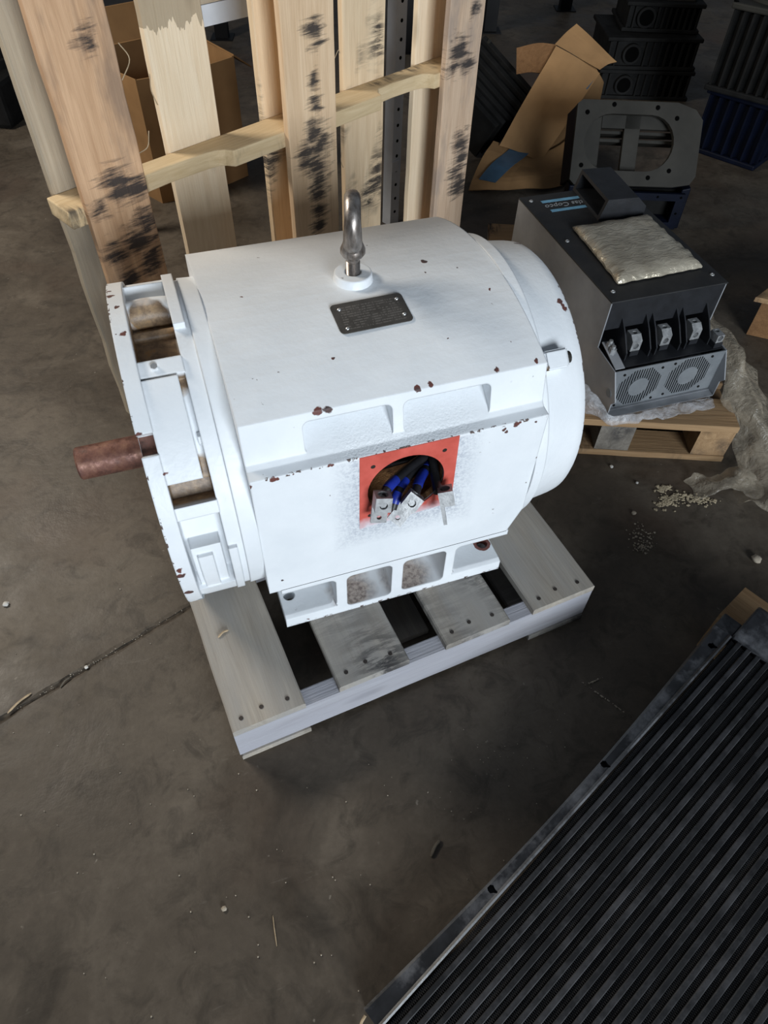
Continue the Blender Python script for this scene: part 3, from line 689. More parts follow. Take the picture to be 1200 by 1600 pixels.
        bm = bm_(); cyl(bm, m @ Vector((0.003, 0, 0.006)), m @ Vector((0.003, 0, 0.0145)), 0.0062, 6); s = obj('set_screw', bm, M['alu'], t); s.parent = o; s.location = (0, 0, 0)
    lug((-0.048, -0.3035, 0.352), (-0.16, -0.22, -0.95), (-0.1, -0.95, 0.35), 0.050)
    lug((0.006, -0.306, 0.334), (-0.70, -0.22, -0.68), (-0.2, -0.75, 0.65), 0.052)
    lug((0.058, -0.310, 0.330), (0.10, -0.40, -0.90), (0.93, -0.25, 0.25), 0.050)
motor()

# ------------------------------------------------------------------ leaning pallet behind the motor
def leaning_pallet():
    a = radians(27); U = Vector((cos(a), sin(a), 0)); N = Vector((sin(a), -cos(a), 0)); P0 = Vector((-0.35, 0.52, 0)); up = Vector((0, 0, 1))
    t = thing('upright_pallet', 'rough wooden pallet stood on edge behind the white motor', 'pallet', P0 + Vector((0, 0, -FZ)))
    HT = 1.12
    def board(name, u0, u1, off, mat, seed, rough, T=0.018, L=HT, label=None):
        # the face that looks at the camera is the plank's top
        b = plank(name, t, P0 + U*(u0+u1)/2 - N*off + up*(-FZ), up, N, L, u1-u0, T, mat, seed, rough, label)
        return b
    board('front_board', -.067, .076, 0, M['brownplank'], 41, .004, label='brown stained board with black smudges')
    b = board('front_board', .470, .626, 0, M['smudged'], 42, .0025, label='tan board with heavy black smudges')
    board('front_board', 1.040, 1.187, 0, M['smudged2'], 43, .0025, label='tan board with grey black smudges at the right end')
    board('back_board', -.080, .045, .107, M['bark'], 44, .006, .022, label='weathered grey board with rough edge')
    board('back_board', .204, .350, .107, M['wetplank'], 45, .003, label='pale clean board with a wet stain on top')
    board('back_board', .480, .610, .107, M['lightsmudge'], 46, .003)
    board('back_board', .755, .907, .107, M['lightsmudge'], 47, .004)
    board('back_board', 1.034, 1.170, .107, M['fresh'], 48, .004)
    # middle stringer with its two notches, seen edge on
    def stringer(z0, z1, seed):
        bm = bm_(); f, bk, nt = 0.0185, 0.1065, 0.052
        u_end = -.100 if seed == 1 else -.060
        prof = [(u_end, f), (.066, f)]
        def arc(ua, ub): 
            return [(ua, f), (ua+.006, f+.018), (ua+.022, nt), (ua+.08, nt+.003), (ub-.05, nt-.001), (ub-.026, nt-.006), (ub-.012, f+.018), (ub, f)]
        prof += arc(.082, .318) + [(.40, f), (.55, f), (.70, f)] + arc(.806, 1.020) + [(1.185, f), (1.185, bk), (.6, bk), (u_end, bk)]
        pts = [P0 + U*u_ - N*d_ + up*z0 for u_, d_ in prof]
        prism(bm, pts, up*(z1-z0))
        # local frame with x along the rail so the grain follows it
        L = P0 + up*z0
        bmesh.ops.translate(bm, vec=-L, verts=bm.verts[:]); bmesh.ops.rotate(bm, matrix=Matrix.Rotation(-a, 3, 'Z'), verts=bm.verts[:])
        o = place('stringer', finish(bm, 'stringer'), t, M['railwood'], L); o.rotation_euler = (0, 0, a)
        m = o.modifiers.new('bevel', 'BEVEL'); m.width = 0.003; m.segments = 2
        o['label'] = 'yellowish notched stringer'
    for pts in ([(.080, .80), (.105, .83), (.090, .86)], [(.078, .665), (.102, .672), (.112, .700)], [(.200, .70), (.192, .73), (.196, .76)], [(.632, .72), (.645, .735), (.650, .728)], [(.745, .40), (.738, .42), (.741, .45)]):
        bm = bm_(); off = .107 if pts[0][0] in (.2, .745) else .01
        tube(bm, spline([P0 + U*u_ - N*off + up*(z_-.125+.02) for u_, z_ in pts], 5), .0011, 5); obj('wood_fibre', bm, M['chipwood'], t)
    stringer(.456, .493, 1)
    stringer(.93, .967, 2)
    stringer(-FZ+.002, -FZ+.039, 3)
leaning_pallet()

# ------------------------------------------------------------------ drive cabinet on its pallet
def cabinet_pallet():
    a = radians(-22); u = Vector((cos(a), sin(a), 0)); v = Vector((-sin(a), cos(a), 0)); up = Vector((0, 0, 1))
    fr = Vector((1.003, -0.073, 0)); W, D = 0.60, 0.97; o = fr - u*W
    t = thing('wooden_pallet', 'tan wooden pallet under the grey and black drive cabinet', 'pallet', o + Vector((0, 0, -FZ)))
    for k in range(6):
        s0 = 0.0 + k*0.172
        plank('deck_board', t, o + v*(s0+0.055) + up*(-0.002), u, up, W, 0.11, 0.018, M['pal_tan'], 61+k, .002)
    for k, w0 in enumerate((0.0, W/2-.045, W-.09)):
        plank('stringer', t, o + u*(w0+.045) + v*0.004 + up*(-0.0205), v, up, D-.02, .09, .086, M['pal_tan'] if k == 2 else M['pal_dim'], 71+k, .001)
    for k in range(2):
        plank('bottom_board', t, o + v*(0.045+k*.86) + up*(-0.1075), u, up, W, .09, .017, M['pal_tan'], 81+k, .002)
cabinet_pallet()

def cabinet():
    yaw = radians(-1.3); O = Vector((0.690, 0.050, 0.001))
    m = Matrix.Translation(O) @ Matrix.Rotation(yaw, 4, 'Z')
    t = thing('drive_cabinet', 'grey and black motor drive cabinet with two round fan grilles on a pallet', 'drive cabinet', O)
    def T(bm): bmesh.ops.transform(bm, matrix=m, verts=bm.verts[:]); return bm
    W, Hh, D0, D1 = 0.322, 0.262, 0.128, 0.652
    side = [(0.012, 0), (0.012, 0.045), (0.000, 0.06), (0.037, 0.127), (D0, 0.135), (D0, Hh), (D1, Hh), (D1, 0)]
    bm = bm_(); prism(bm, [(0, y, z) for y, z in side], (0.003, 0, 0)); obj('side_panel', T(bm), M['cab_grey'], t)
    bm = bm_(); prism(bm, [(W-.003, y, z) for y, z in side], (0.003, 0, 0)); obj('side_panel', T(bm), M['cab_grey'], t)
    for x in (-0.0012, W-0.0008):
        bm = bm_(); cyl(bm, (x, 0.033, 0.065), (x+.002, 0.033, 0.065), 0.011, 20); obj('knockout', T(bm), M['fan_panel'], t, label='pale round knockout disc')
    bm = bm_(); box(bm, (0.003, 0.03, 0.002), (W-.003, D1-.004, 0.005)); obj('base_pan', T(bm), M['cab_grey'], t)
    bm = bm_(); box(bm, (0.003, D1-.004, 0.003), (W-.003, D1, Hh)); obj('rear_panel', T(bm), M['cab_grey'], t)
    bm = bm_(); box(bm, (-0.001, D0-.003, Hh), (W+.001, D1+.001, Hh+.004)); obj('lid', T(bm), M['cab_lid'], t, bevel=.0012, label='black lid')
    for x, y in ((0.024, 0.166), (0.024, 0.405), (0.024, 0.625), (0.303, 0.166), (0.315-.012, 0.625)):
        bm = bm_(); lathe(bm, (x, y, Hh+.0035), (0, 0, 1), [(0, 0.006), (0.0015, 0.0055), (0.0028, 0.004), (0.0026, 0.0030), (0.0015, .0025)], 16); obj('lid_screw', T(bm), M['alu'], t, smooth=30)
    # black front hood above the terminals
    bm = bm_(); box(bm, (0.003, D0, 0.185), (W-.003, D0+.004, Hh)); obj('front_hood', T(bm), M['cab_black'], t)
    bm = bm_(); box(bm, (0.003, D0+.11, 0.135), (W-.003, D0+.114, Hh)); obj('terminal_back', T(bm), M['cab_black'], t)
    bm = bm_(); box(bm, (0.003, 0.050, 0.118), (W-.003, D0+.112, 0.126)); obj('terminal_shelf', T(bm), M['cab_black'], t)
    for k, x in enumerate((0.045, 0.112, 0.130, 0.198, 0.216, 0.285)):
        bm = bm_(); prism(bm, [(x, 0.072, 0.126), (x, 0.072, 0.148), (x, 0.100, 0.185), (x, D0+.002, 0.215), (x, D0+.11, 0.215), (x, D0+.11, 0.126)], (0.0035, 0, 0)); obj('terminal_barrier', T(bm), M['cab_black'], t)
    for k, x in enumerate((0.078, 0.163, 0.250, 0.303)):
        y0 = 0.085 if k < 3 else 0.055
        bm = bm_(); box(bm, (x-.012, y0-.002, 0.1265), (x+.012, y0+.040, 0.140)); obj('terminal_base', T(bm), M['cab_black'], t)
        bm = bm_(); prism(bm, [(x-.0135, y0, 0.140), (x-.0135, y0, 0.168), (x-.0135, y0+.014, 0.180), (x-.0135, y0+.034, 0.180), (x-.0135, y0+.034, 0.140)], (0.027, 0, 0)) if k < 3 else box(bm, (x-.010, y0, 0.1405), (x+.010, y0+.03, 0.162))
        lg = obj('terminal_lug', T(bm), M['alu'], t)
        c1 = bm_(); cyl(c1, (x, y0-.01, 0.153), (x, y0+.012, 0.153), 0.0078, 16); T(c1)
        c2 = bm_(); cyl(c2, (x, y0+.021, 0.165 if k < 3 else .152), (x, y0+.021, 0.19), 0.0062, 16); T(c2)
        cut(lg, [c1, c2])
        bm = bm_(); cyl(bm, (x, y0+.021, 0.1655 if k < 3 else .1525), (x, y0+.021, 0.170 if k < 3 else .157), 0.0055, 12); s = obj('lug_screw', T(bm), M['alu'], t); s.parent = lg; s.location = (0, 0, 0)
    bm = bm_(); prism(bm, [(0.006, 0.045, 0.1265), (0.032, 0.045, 0.1265), (0.032, 0.125, 0.150), (0.006, 0.125, 0.150)], (0, 0, 0.002)); obj('earth_bar', T(bm), M['cab_grey'], t)
    for y, z in ((0.108, 0.148), (0.092, 0.143)):
        bm = bm_(); cyl(bm, (0.018, y, z-.004), (0.018, y, z+.012), 0.009, 6); cyl(bm, (0.018, y, z+.011), (0.018, y, z+.019), 0.005, 10); obj('earth_bolt', T(bm), M['alu'], t)
    # fan panel with two octagonal grilles of slats
    bm = bm_(); box(bm, (0.003, 0.036, 0.006), (W-.003, 0.0385, 0.127)); pan = obj('fan_panel', T(bm), M['fan_panel'], t)
    cs = []; cen = ((0.085, 0.064), (0.228, 0.068))
    for cx, cz in cen:
        c = bm_(); r = 0.0600; k = 0.024
        prism(c, [(cx+p, 0.02, cz+q*0.92) for p, q in ((-r, -k), (-k, -r), (k, -r), (r, -k), (r, k), (k, r), (-k, r), (-r, k))], (0, 0.04, 0)); cs.append(T(c))
    cut(pan, cs)
    for cx, cz in cen:
        bm = bm_(); r = 0.0600; k = 0.024
        for i in range(17):
            x = -r + 2*r*(i+.5)/17
            hh = (r if abs(x) < k else r - (abs(x)-k))*0.92
            box(bm, (cx+x-.0015, 0.0365, cz-hh), (cx+x+.0015, 0.0385, cz+hh))
        g = obj('fan_grille', T(bm), M['fan_panel'], t)
        bm = bm_(); cyl(bm, (cx, 0.0340, cz), (cx, 0.0385, cz), 0.028, 32); h_ = obj('grille_hub', T(bm), M['fan_panel'], t); h_.parent = g; h_.location = (0, 0, 0)
        bm = bm_(); r = 0.060; prism(bm, [(cx+r*cos(i*pi/12), 0.046, cz+r*.92*sin(i*pi/12)) for i in range(24)], (0, 0.03, 0)); obj('fan', T(bm), M['cab_black'], t, label='black fan behind the grille')
        for sx in (-1, 1):
            for sz in (-1, 1):
                bm = bm_(); cyl(bm, (cx+sx*.054, 0.0340, cz+sz*.049), (cx+sx*.054, 0.0365, cz+sz*.049), 0.0035, 10); obj('panel_screw', T(bm), M['cast_black'], t)
    # folded tongue of the base at the front left and lower lip
    bm = bm_(); prism(bm, [(0.003, 0.036, 0.002), (W-.003, 0.036, 0.002), (W-.006, 0.008, 0.001), (0.006, 0.008, 0.001)], (0, 0, 0.002)); obj('front_lip', T(bm), M['cab_grey'], t)
    # operator hood on the lid, turned towards the back
    hm = m @ Matrix.Translation((0.228, 0.560, Hh+.0042)) @ Matrix.Rotation(radians(-5), 4, 'Z')
    bm = bm_()
    x0, x1, y0, y1, z1 = -0.066, 0.066, -0.088, 0.092, 0.056
    prism(bm, [(x0, 0, 0), (x1, 0, 0), (x1, 0, 0.030), (x1-.03, 0, z1), (x0+.015, 0, z1)], (0, y1-y0, 0)); bmesh.ops.translate(bm, vec=(0, y0, 0), verts=bm.verts[:])
    bmesh.ops.transform(bm, matrix=hm, verts=bm.verts[:]); hood = obj('display_hood', bm, M['cab_black'], t, label='black open-sided plastic hood on the lid')
    c = bm_(); box(c, (x0-.05, y0+.012, 0.008), (x1-.055, y1-.012, z1-.008)); bmesh.ops.transform(c, matrix=hm, verts=c.verts[:]); cut(hood, [c])
    # printed name between two blue bars, upside down from here
    for y, xa, xb in ((0.612, 0.050, 0.172), (0.560, 0.054, 0.176)):
        bm = bm_(); box(bm, (xa, y-.006, Hh+.0041), (xb, y+.006, Hh+.0046)); obj('blue_bar', T(bm), M['lightblue'], t, label='light blue printed bar')
    cu = bpy.data.curves.new('lettering', 'FONT'); cu.body = 'Atlas Copco'; cu.size = 0.027; cu.extrude = 0.0002; cu.align_x = 'CENTER'; cu.align_y = 'CENTER'; cu.shear = 0.2
    tmp = bpy.data.objects.new('tmp', cu); COL.objects.link(tmp); bpy.context.view_layer.update()
    me = bpy.data.meshes.new_from_object(tmp.evaluated_get(bpy.context.evaluated_depsgraph_get())); bpy.data.objects.remove(tmp)
    me.materials.clear()
    lt = place('lettering', me, t, M['whiteprint'], m @ Vector((0.118, 0.586, Hh+.0044))); lt.rotation_euler = (0, 0, yaw+pi); lt['label'] = 'pale printed maker name, upside down'
cabinet()

def crumple(bm, amt, sc, seed):
    for v_ in bm.verts:
        p = v_.co*sc + Vector((seed, seed*1.7, 0)); v_.co += Vector((noise.noise(p), noise.noise(p+Vector((9, 0, 0))), noise.noise(p+Vector((0, 9, 0)))))*amt
def foil():
    # flat crinkled bag: corners on the lid plane
    z0 = 0.270; P = [Vector(p) for p in ((0.765, 0.505, z0), (0.742, 0.235, z0), (0.985, 0.238, z0), (0.990, 0.500, z0))]
    bm = bm_(); n = 26; top = []; bot = []
    for i in range(n+1):
        ra, rb = [], []
        for j in range(n+1):
            s, q = i/n, j/n
            p = (P[0]*(1-s)*(1-q) + P[1]*(1-q)*s + P[2]*s*q + P[3]*(1-s)*q)
            p.y -= 0.010*sin(pi*min(1, max(0, s)))**0.8*(1-q)
            e = min(s, 1-s, q, 1-q); es = min(q, 1-q)
            th = 0.016*min(1, e/0.12)**0.6 
            d = 0.004*noise.noise(Vector((s*7, q*5, 1.0))) + 0.0025*noise.noise(Vector((s*19, q*15, 4.0)))
            ex = 0.006*noise.noise(Vector((s*9, q*9, 8.0)))
            seam = 0.004*sin(s*60)*max(0, 1-es/0.10)
            ra.append(bm.verts.new(p + Vector((ex if e < .05 else 0, ex if e < .05 else 0, 0.004 + th + abs(d)*(1 if e > .02 else .3) + abs(seam)))))
            rb.append(bm.verts.new(p + Vector((ex if e < .05 else 0, ex if e < .05 else 0, 0.0008))))
        top.append(ra); bot.append(rb)
    for i in range(n):
        for j in range(n):
            bm.faces.new((top[i][j], top[i+1][j], top[i+1][j+1], top[i][j+1])); bm.faces.new((bot[i][j+1], bot[i+1][j+1], bot[i+1][j], bot[i][j]))
    ring = [(0, j) for j in range(n)] + [(i, n) for i in range(n)] + [(n, j) for j in range(n, 0, -1)] + [(i, 0) for i in range(n, 0, -1)]
    for a_, b_ in zip(ring, ring[1:] + ring[:1]): bm.faces.new((bot[a_[0]][a_[1]], bot[b_[0]][b_[1]], top[b_[0]][b_[1]], top[a_[0]][a_[1]]))
    o = obj('foil_bag', bm, M['foil'], loc=(0.87, 0.37, z0), smooth=50)
    tag(o, 'flat silver foil bag lying on the black cabinet lid', 'bag')
foil()

# ------------------------------------------------------------------ stretch film
def sheet(name, rows, mat, amt, sc, seed, label, cat, sub=5):
    """rows: list of polylines (equal length) -> smooth crumpled sheet with a second skin"""
    G = [spline(r, sub) for r in rows]; cols = list(zip(*G)); G2 = [spline(list(c), sub) for c in cols]
    bm = bm_(); V_ = [[bm.verts.new(p) for p in c] for c in G2]
    for A, B in zip(V_, V_[1:]):
        for k in range(len(A)-1): bm.faces.new((A[k], A[k+1], B[k+1], B[k]))
    crumple(bm, amt, sc, seed); crumple(bm, amt*.45, sc*2.6, seed+5)
    for v_ in bm.verts: v_.co.z = max(v_.co.z, -FZ+.002)
    o = obj(name, bm, mat, loc=rows[0][0], smooth=70)
    s = o.modifiers.new('solid', 'SOLIDIFY'); s.thickness = 0.0008
    return tag(o, label, cat)
sheet('stretch_film', [
    [(1.030, 0.36, 0.15), (1.075, 0.36, 0.12), (1.13, 0.37, 0.04), (1.19, 0.38, -.05), (1.23, 0.38, -.11)],
    [(1.020, 0.22, 0.13), (1.075, 0.21, 0.125), (1.13, 0.20, 0.06), (1.20, 0.20, -.03), (1.27, 0.20, -.11)],
    [(1.022, 0.08, 0.07), (1.07, 0.06, 0.09), (1.11, 0.04, 0.04), (1.19, 0.02, -.04), (1.28, 0.03, -.11)],
    [(1.022, -0.01, 0.012), (1.06, -0.04, 0.03), (1.09, -0.08, -.01), (1.15, -0.08, -.05), (1.24, -0.08, -.11)],
    [(1.030, -0.06, -.05), (1.05, -0.11, -.05), (1.07, -0.17, -.07), (1.11, -0.19, -.08), (1.19, -0.19, -.11)],
    [(0.99, -0.15, -.11), (1.00, -0.19, -.10), (1.02, -0.22, -.09), (1.06, -0.25, -.09), (1.13, -0.26, -.11)],
    [(0.93, -0.22, -.115), (0.96, -0.25, -.10), (0.98, -0.28, -.09), (1.02, -0.30, -.10), (1.08, -0.32, -.115)]],
    M['film'], 0.034, 11, 3, 'cloudy crumpled stretch film trailing off the cabinet pallet to the floor', 'plastic film')
sheet('stretch_film', [
    [(1.00, -0.13, -.105), (0.96, -0.115, -.10), (0.90, -0.10, -.105), (0.855, -0.115, -.115)],
    [(1.02, -0.17, -.095), (0.96, -0.155, -.085), (0.90, -0.135, -.095), (0.85, -0.14, -.117)],
    [(1.02, -0.22, -.115), (0.95, -0.19, -.10), (0.89, -0.17, -.11), (0.845, -0.165, -.120)]],
    M['film'], 0.022, 16, 8, 'small loose tail of clear film on the floor below the tan pallet', 'plastic film')
sheet('clear_plastic', [
    [(0.615, 0.150, 0.020), (0.655, 0.072, 0.006), (0.700, 0.026, 0.005), (0.76, 0.020, 0.005), (0.83, 0.012, 0.005), (0.90, 0.012, 0.004), (0.985, 0.010, 0.004)],
    [(0.620, 0.135, 0.045), (0.660, 0.075, 0.040), (0.695, 0.038, 0.026), (0.76, 0.034, 0.022), (0.83, 0.034, 0.013), (0.90, 0.034, 0.010), (0.985, 0.030, 0.010)],
    [(0.640, 0.150, 0.075), (0.672, 0.085, 0.052), (0.692, 0.047, 0.022), (0.76, 0.044, 0.012), (0.83, 0.043, 0.010), (0.90, 0.043, 0.010), (0.985, 0.041, 0.010)]],
    M['bubble'], 0.008, 34, 2, 'shiny crinkled clear plastic under the front edge of the cabinet', 'plastic film')

# ------------------------------------------------------------------ radiator
def radiator():
    d1 = Vector((0.9070, 0.3831, 0.1736)).normalized(); d2 = Vector((d1.y, -d1.x, 0)).normalized(); n = d2.cross(d1).normalized()
    if n.z < 0: n = -n
    P0 = Vector((-0.272, -0.907, -0.100))
    m = Matrix((d1, d2, n)).transposed().to_4x4(); m.translation = P0
    t = thing('radiator', 'large black finned radiator core lying tilted in the near corner', 'radiator', P0)
    def pl(name, bm, mat, **k):
        o = place(name, finish(bm, name, k.get('smooth')), t, mat, P0); o.matrix_local = m.to_3x3().to_4x4()
        if k.get('bevel'):
            b = o.modifiers.new('bevel', 'BEVEL'); b.width = k['bevel']; b.segments = 3
        return o
    Lr = 0.902; Wd = 0.62; Tk = 0.045
    # left side rail: lipped channel with three slots
    def rail(y0, y1):
        bm = bm_(); N_ = 24; rows = []
        for i in range(N_+1):
            x = Lr*i/N_; bow = 0.014*sin(pi*i/N_)*(1 if y0 < .1 else 0)
            rows.append([bm.verts.new(p) for p in ((x, y0+bow, -.030), (x, y0+bow, -.003), (x, y0+bow+.004, 0.0), (x, y1-.007, 0.001), (x, y1-.003, 0.0035), (x, y1, 0.001), (x, y1, -.030))])
        for A, B in zip(rows, rows[1:]):
            for k in range(7): bm.faces.new((A[k], A[(k+1) % 7], B[(k+1) % 7], B[k]))
        bm.faces.new(rows[0][::-1]); bm.faces.new(rows[-1])
        return bm
    r = pl('side_rail', rail(-.001, .036), M['rad_frame'])
    L0 = ORG[r]
    cs = []
    for x in (0.262, 0.548, 0.862):
        c = bm_(); q = [(x-.004, .014), (x-.0065, .018), (x-.0065, .023), (x-.002, .026), (x+.001, .036-.006), (x+.004, .030), (x+.004, .024), (x+.006, .018), (x+.003, .014)]
        prism(c, [(a_, b_, -.02) for a_, b_ in q], (0, 0, .05)); cs.append(c)
    # boolean in the rail's own frame
    tmp = []
    for c in cs:
        q = bpy.data.objects.new('cut', finish(c, 'cut')); COL.objects.link(q); q.matrix_world = m; tmp.append(q)
        md = r.modifiers.new('b', 'BOOLEAN'); md.operation = 'DIFFERENCE'; md.object = q; md.solver = 'EXACT'
    bpy.context.view_layer.update()
    me = bpy.data.meshes.new_from_object(r.evaluated_get(bpy.context.evaluated_depsgraph_get())); r.modifiers.clear(); r.data = me
    for q in tmp: bpy.data.objects.remove(q)
    pl('side_rail', rail(Wd-.036, Wd), M['rad_frame'])
    # tubes and corrugated fin strips, one object each, sharing their meshes
    pitch = 0.01915; y = 0.0340; ntube = int((Wd-.036-y)/pitch)
    bm = bm_(); rows = []
    for i in range(31):
        x = 0.0 + (Lr)*i/30; z = 0.0007*noise.noise(Vector((x*12, 0, 0)))
        rows.append([bm.verts.new((x, yy, zz+z)) for yy, zz in ((-.0045, -.0415), (-.0045, -.0015), (-.0032, 0), (.0032, 0), (.0045, -.0015), (.0045, -.0415))])
    for A, B in zip(rows, rows[1:]):
        for k in range(6): bm.faces.new((A[k], A[(k+1) % 6], B[(k+1) % 6], B[k]))
    bm.faces.new(rows[0][::-1]); bm.faces.new(rows[-1]); tube_me = finish(bm, 'tube'); tube_me.materials.append(M['rad_tube'])
    bm = bm_(); fp = 0.0034; nf = int((Lr-.006)/fp); fw = (pitch-.009)/2-.0003; th = 0.00055
    for i in range(nf*2):
        xa, xb = 0.003 + fp*i/2, 0.003 + fp*(i+1)/2; sa = fw if i % 2 else -fw
        P_ = [(xa-th, sa), (xa+th, sa), (xb+th, -sa), (xb-th, -sa)]
        T_ = [bm.verts.new((x, y_, -.0035)) for x, y_ in P_]; B_ = [bm.verts.new((x, y_, -.030)) for x, y_ in P_]
        bm.faces.new(T_); bm.faces.new((T_[1], T_[2], B_[2], B_[1])); bm.faces.new((T_[3], T_[0], B_[0], B_[3]))
    fin_me = finish(bm, 'fin_strip'); fin_me.materials.append(M['rad_fin'])
    R3 = m.to_3x3().to_4x4()
    for k in range(ntube+1):
        yy = y + k*pitch
        loc = m @ Vector((0, yy + pitch*.5 - .0, -.0005 - 0.0008*random.random()))
        f = place('fin_strip', fin_me, t, None, loc); q = R3.copy(); q.translation = f.location; f.matrix_local = q
        if k < ntube:
            loc = m @ Vector((0, yy + pitch, 0.0006*random.random())); f = place('tube', tube_me, t, None, loc); q = R3.copy(); q.translation = f.location; f.matrix_local = q
    # far end tank with flange
    bm = bm_(); prism(bm, [(Lr+.001, .036, -.05), (Lr+.001, .036, .010), (Lr+.012, .036, .018), (Lr+.070, .036, .022), (Lr+.085, .036, .010), (Lr+.085, .036, -.05)], (0, Wd-.036, 0)); pl('end_tank', bm, M['rad_frame'], bevel=.004)
    bm = bm_(); prism(bm, [(Lr+.002, -.001, -.045), (Lr+.002, -.001, -.008), (Lr+.040, -.001, -.008), (Lr+.040, -.001, -.045)], (0, .037, 0)); pl('tank_foot', bm, M['rad_frame'], bevel=.003)
    bm = bm_(); prism(bm, [(-.075, -.001, -.05), (-.075, -.001, .008), (-.002, -.001, .008), (-.002, -.001, -.045)], (0, Wd, 0))
    return t
radiator()
def chock():
    o = thing('timber_block', 'short tan timber block propping up the raised end of the black radiator', 'timber', (0.70, -0.60, -FZ))
    d = Vector((0.38, -0.92, 0)).normalized()
    plank('block', o, Vector((0.655, -0.505, 0.007)), d, (0, 0, 1), 0.42, 0.10, 0.131, M['pal_tan'], 91, .001)
chock()

# ------------------------------------------------------------------ things further back
def carton_behind():
    A = Vector((-0.224, 1.745, -FZ)); a = radians(21); u = Vector((cos(a), sin(a), 0)); v = Vector((-sin(a), cos(a), 0)); up = Vector((0, 0, 1))
    t = thing('cardboard_box', 'open brown cardboard box on the floor behind the upright pallet', 'box', A)
    W, D, Hh, T = 0.385, 0.36, 0.425, 0.006
    def wall(name, p, q, bow, h=Hh, base=0.0, mat=None):
        bm = bm_(); n = 10; d = (q-p); nn = Vector((-d.y, d.x, 0)).normalized(); rows = []
        for i in range(n+1):
            s = i/n; c = p + d*s - nn*bow*sin(pi*s)
            rows.append([bm.verts.new(c + up*base), bm.verts.new(c + up*(base+h)), bm.verts.new(c + nn*T + up*(base+h)), bm.verts.new(c + nn*T + up*base)])
        for X, Y in zip(rows, rows[1:]):
            for k in range(4): bm.faces.new((X[k], X[(k+1) % 4], Y[(k+1) % 4], Y[k]))
        bm.faces.new(rows[0][::-1]); bm.faces.new(rows[-1])
        return obj(name, bm, mat or M['cardboard'], t)
    w0 = v*D
    wall('front_wall', A, A+u*W, 0.022)
    wall('left_wall', A+v*D-u*.06, A-u*.001, 0.0)
    wall('right_wall', A+u*W, A+u*W+v*D, 0.01)
    wall('back_wall', A+u*W+v*D, A+v*D-u*.06, 0.0)
    bm = bm_(); p = A+v*D+up*Hh; prism(bm, [p, p+u*W, p+u*W*.92+up*.10+v*.05, p+u*.02+up*.10+v*.05], v*.006); obj('flap', bm, M['cardboard'], t)
    bm = bm_(); p = A+u*W+up*(Hh+.001); prism(bm, [p, p+v*D, p+v*D*.9+u*.10-up*.07, p+v*.05+u*.10-up*.07], up*.006); obj('flap', bm, M['cardboard'], t)
carton_behind()

def shelf():
    a = radians(24); U = Vector((cos(a), sin(a), 0)); V_ = Vector((-sin(a), cos(a), 0)); up = Vector((0, 0, 1)); B = Vector((0.556, 1.340, -FZ))
    t = thing('storage_shelf', 'light grey blue steel shelving frame behind the upright pallet', 'shelf', B)
    def post(p):
        bm = bm_(); w, th = 0.042, 0.004
        P = [(0, 0), (w, 0), (w, th), (th, th), (th, w), (0, w)]
        prism(bm, [p + U*x + V_*y for x, y in P], up*1.5)
        o = obj('upright', bm, M['shelf_blue'], t)
        for k in range(16):
            bm = bm_(); z = .05 + k*.05; c = p + U*w*.5 + up*z; cyl(bm, c - V_*.0006, c + V_*.001, .0055, 10); s = obj('hole', bm, M['hole_shade'], t); s.parent = o; s.location = (0, 0, 0)
    post(B); post(B - U*0.735 + V_*0.55)
    bm = bm_(); p = B + up*.20; prism(bm, [p - U*.004 - V_*.005, p + U*.03 - V_*.005, p + U*.03 - V_*.001, p - U*.004 - V_*.001], up*.036); obj('splice_bracket', bm, M['shelf_blue'], t)
    bm = bm_(); p = B + up*(.752); prism(bm, [p - U*.74, p - U*.74 + V_*.03, p + V_*.03, p], up*.045); obj('shelf_beam', bm, M['shelf_blue'], t)
    bm = bm_(); p = B + up*(.798) ; prism(bm, [p - U*.74 + V_*.002, p + V_*.002, p + V_*.59, p - U*.74 + V_*.59], up*.012); obj('shelf_deck', bm, M['bark'], t)
shelf()

def rack_leg(x, y, ang, label):
    t = thing('rack_post', label, 'rack post', (x, y, -FZ))
    u = Vector((cos(ang), sin(ang), 0)); v = Vector((-sin(ang), cos(ang), 0)); p = Vector((x, y, -FZ))
    bm = bm_(); w = .07; P = [(-w/2, 0), (w/2, 0), (w/2, .06), (w/2-.004, .06), (w/2-.004, .004), (-w/2+.004, .004), (-w/2+.004, .06), (-w/2, .06)]
    prism(bm, [p + u*a_ + v*b_ + Vector((0, 0, .005)) for a_, b_ in P], (0, 0, 1.8)); obj('post', bm, M['rack_black'], t)
    bm = bm_(); box(bm, (-.06, -.03, 0), (.06, .09, .005), Matrix.Translation(p) @ Matrix.Rotation(ang, 4, 'Z')); obj('base_plate', bm, M['rack_black'], t)
rack_leg(1.25, 3.05, radians(-18), 'black rack post far behind the grey blue shelf upright')
rack_leg(1.83, 3.24, radians(-18), 'black rack post far behind the right end of the upright pallet')
rack_leg(2.46, 3.50, radians(-18), 'black rack post at the top above the leaning cardboard')
rack_leg(0.33, 3.50, radians(-18), 'black rack post far behind the open cardboard box')

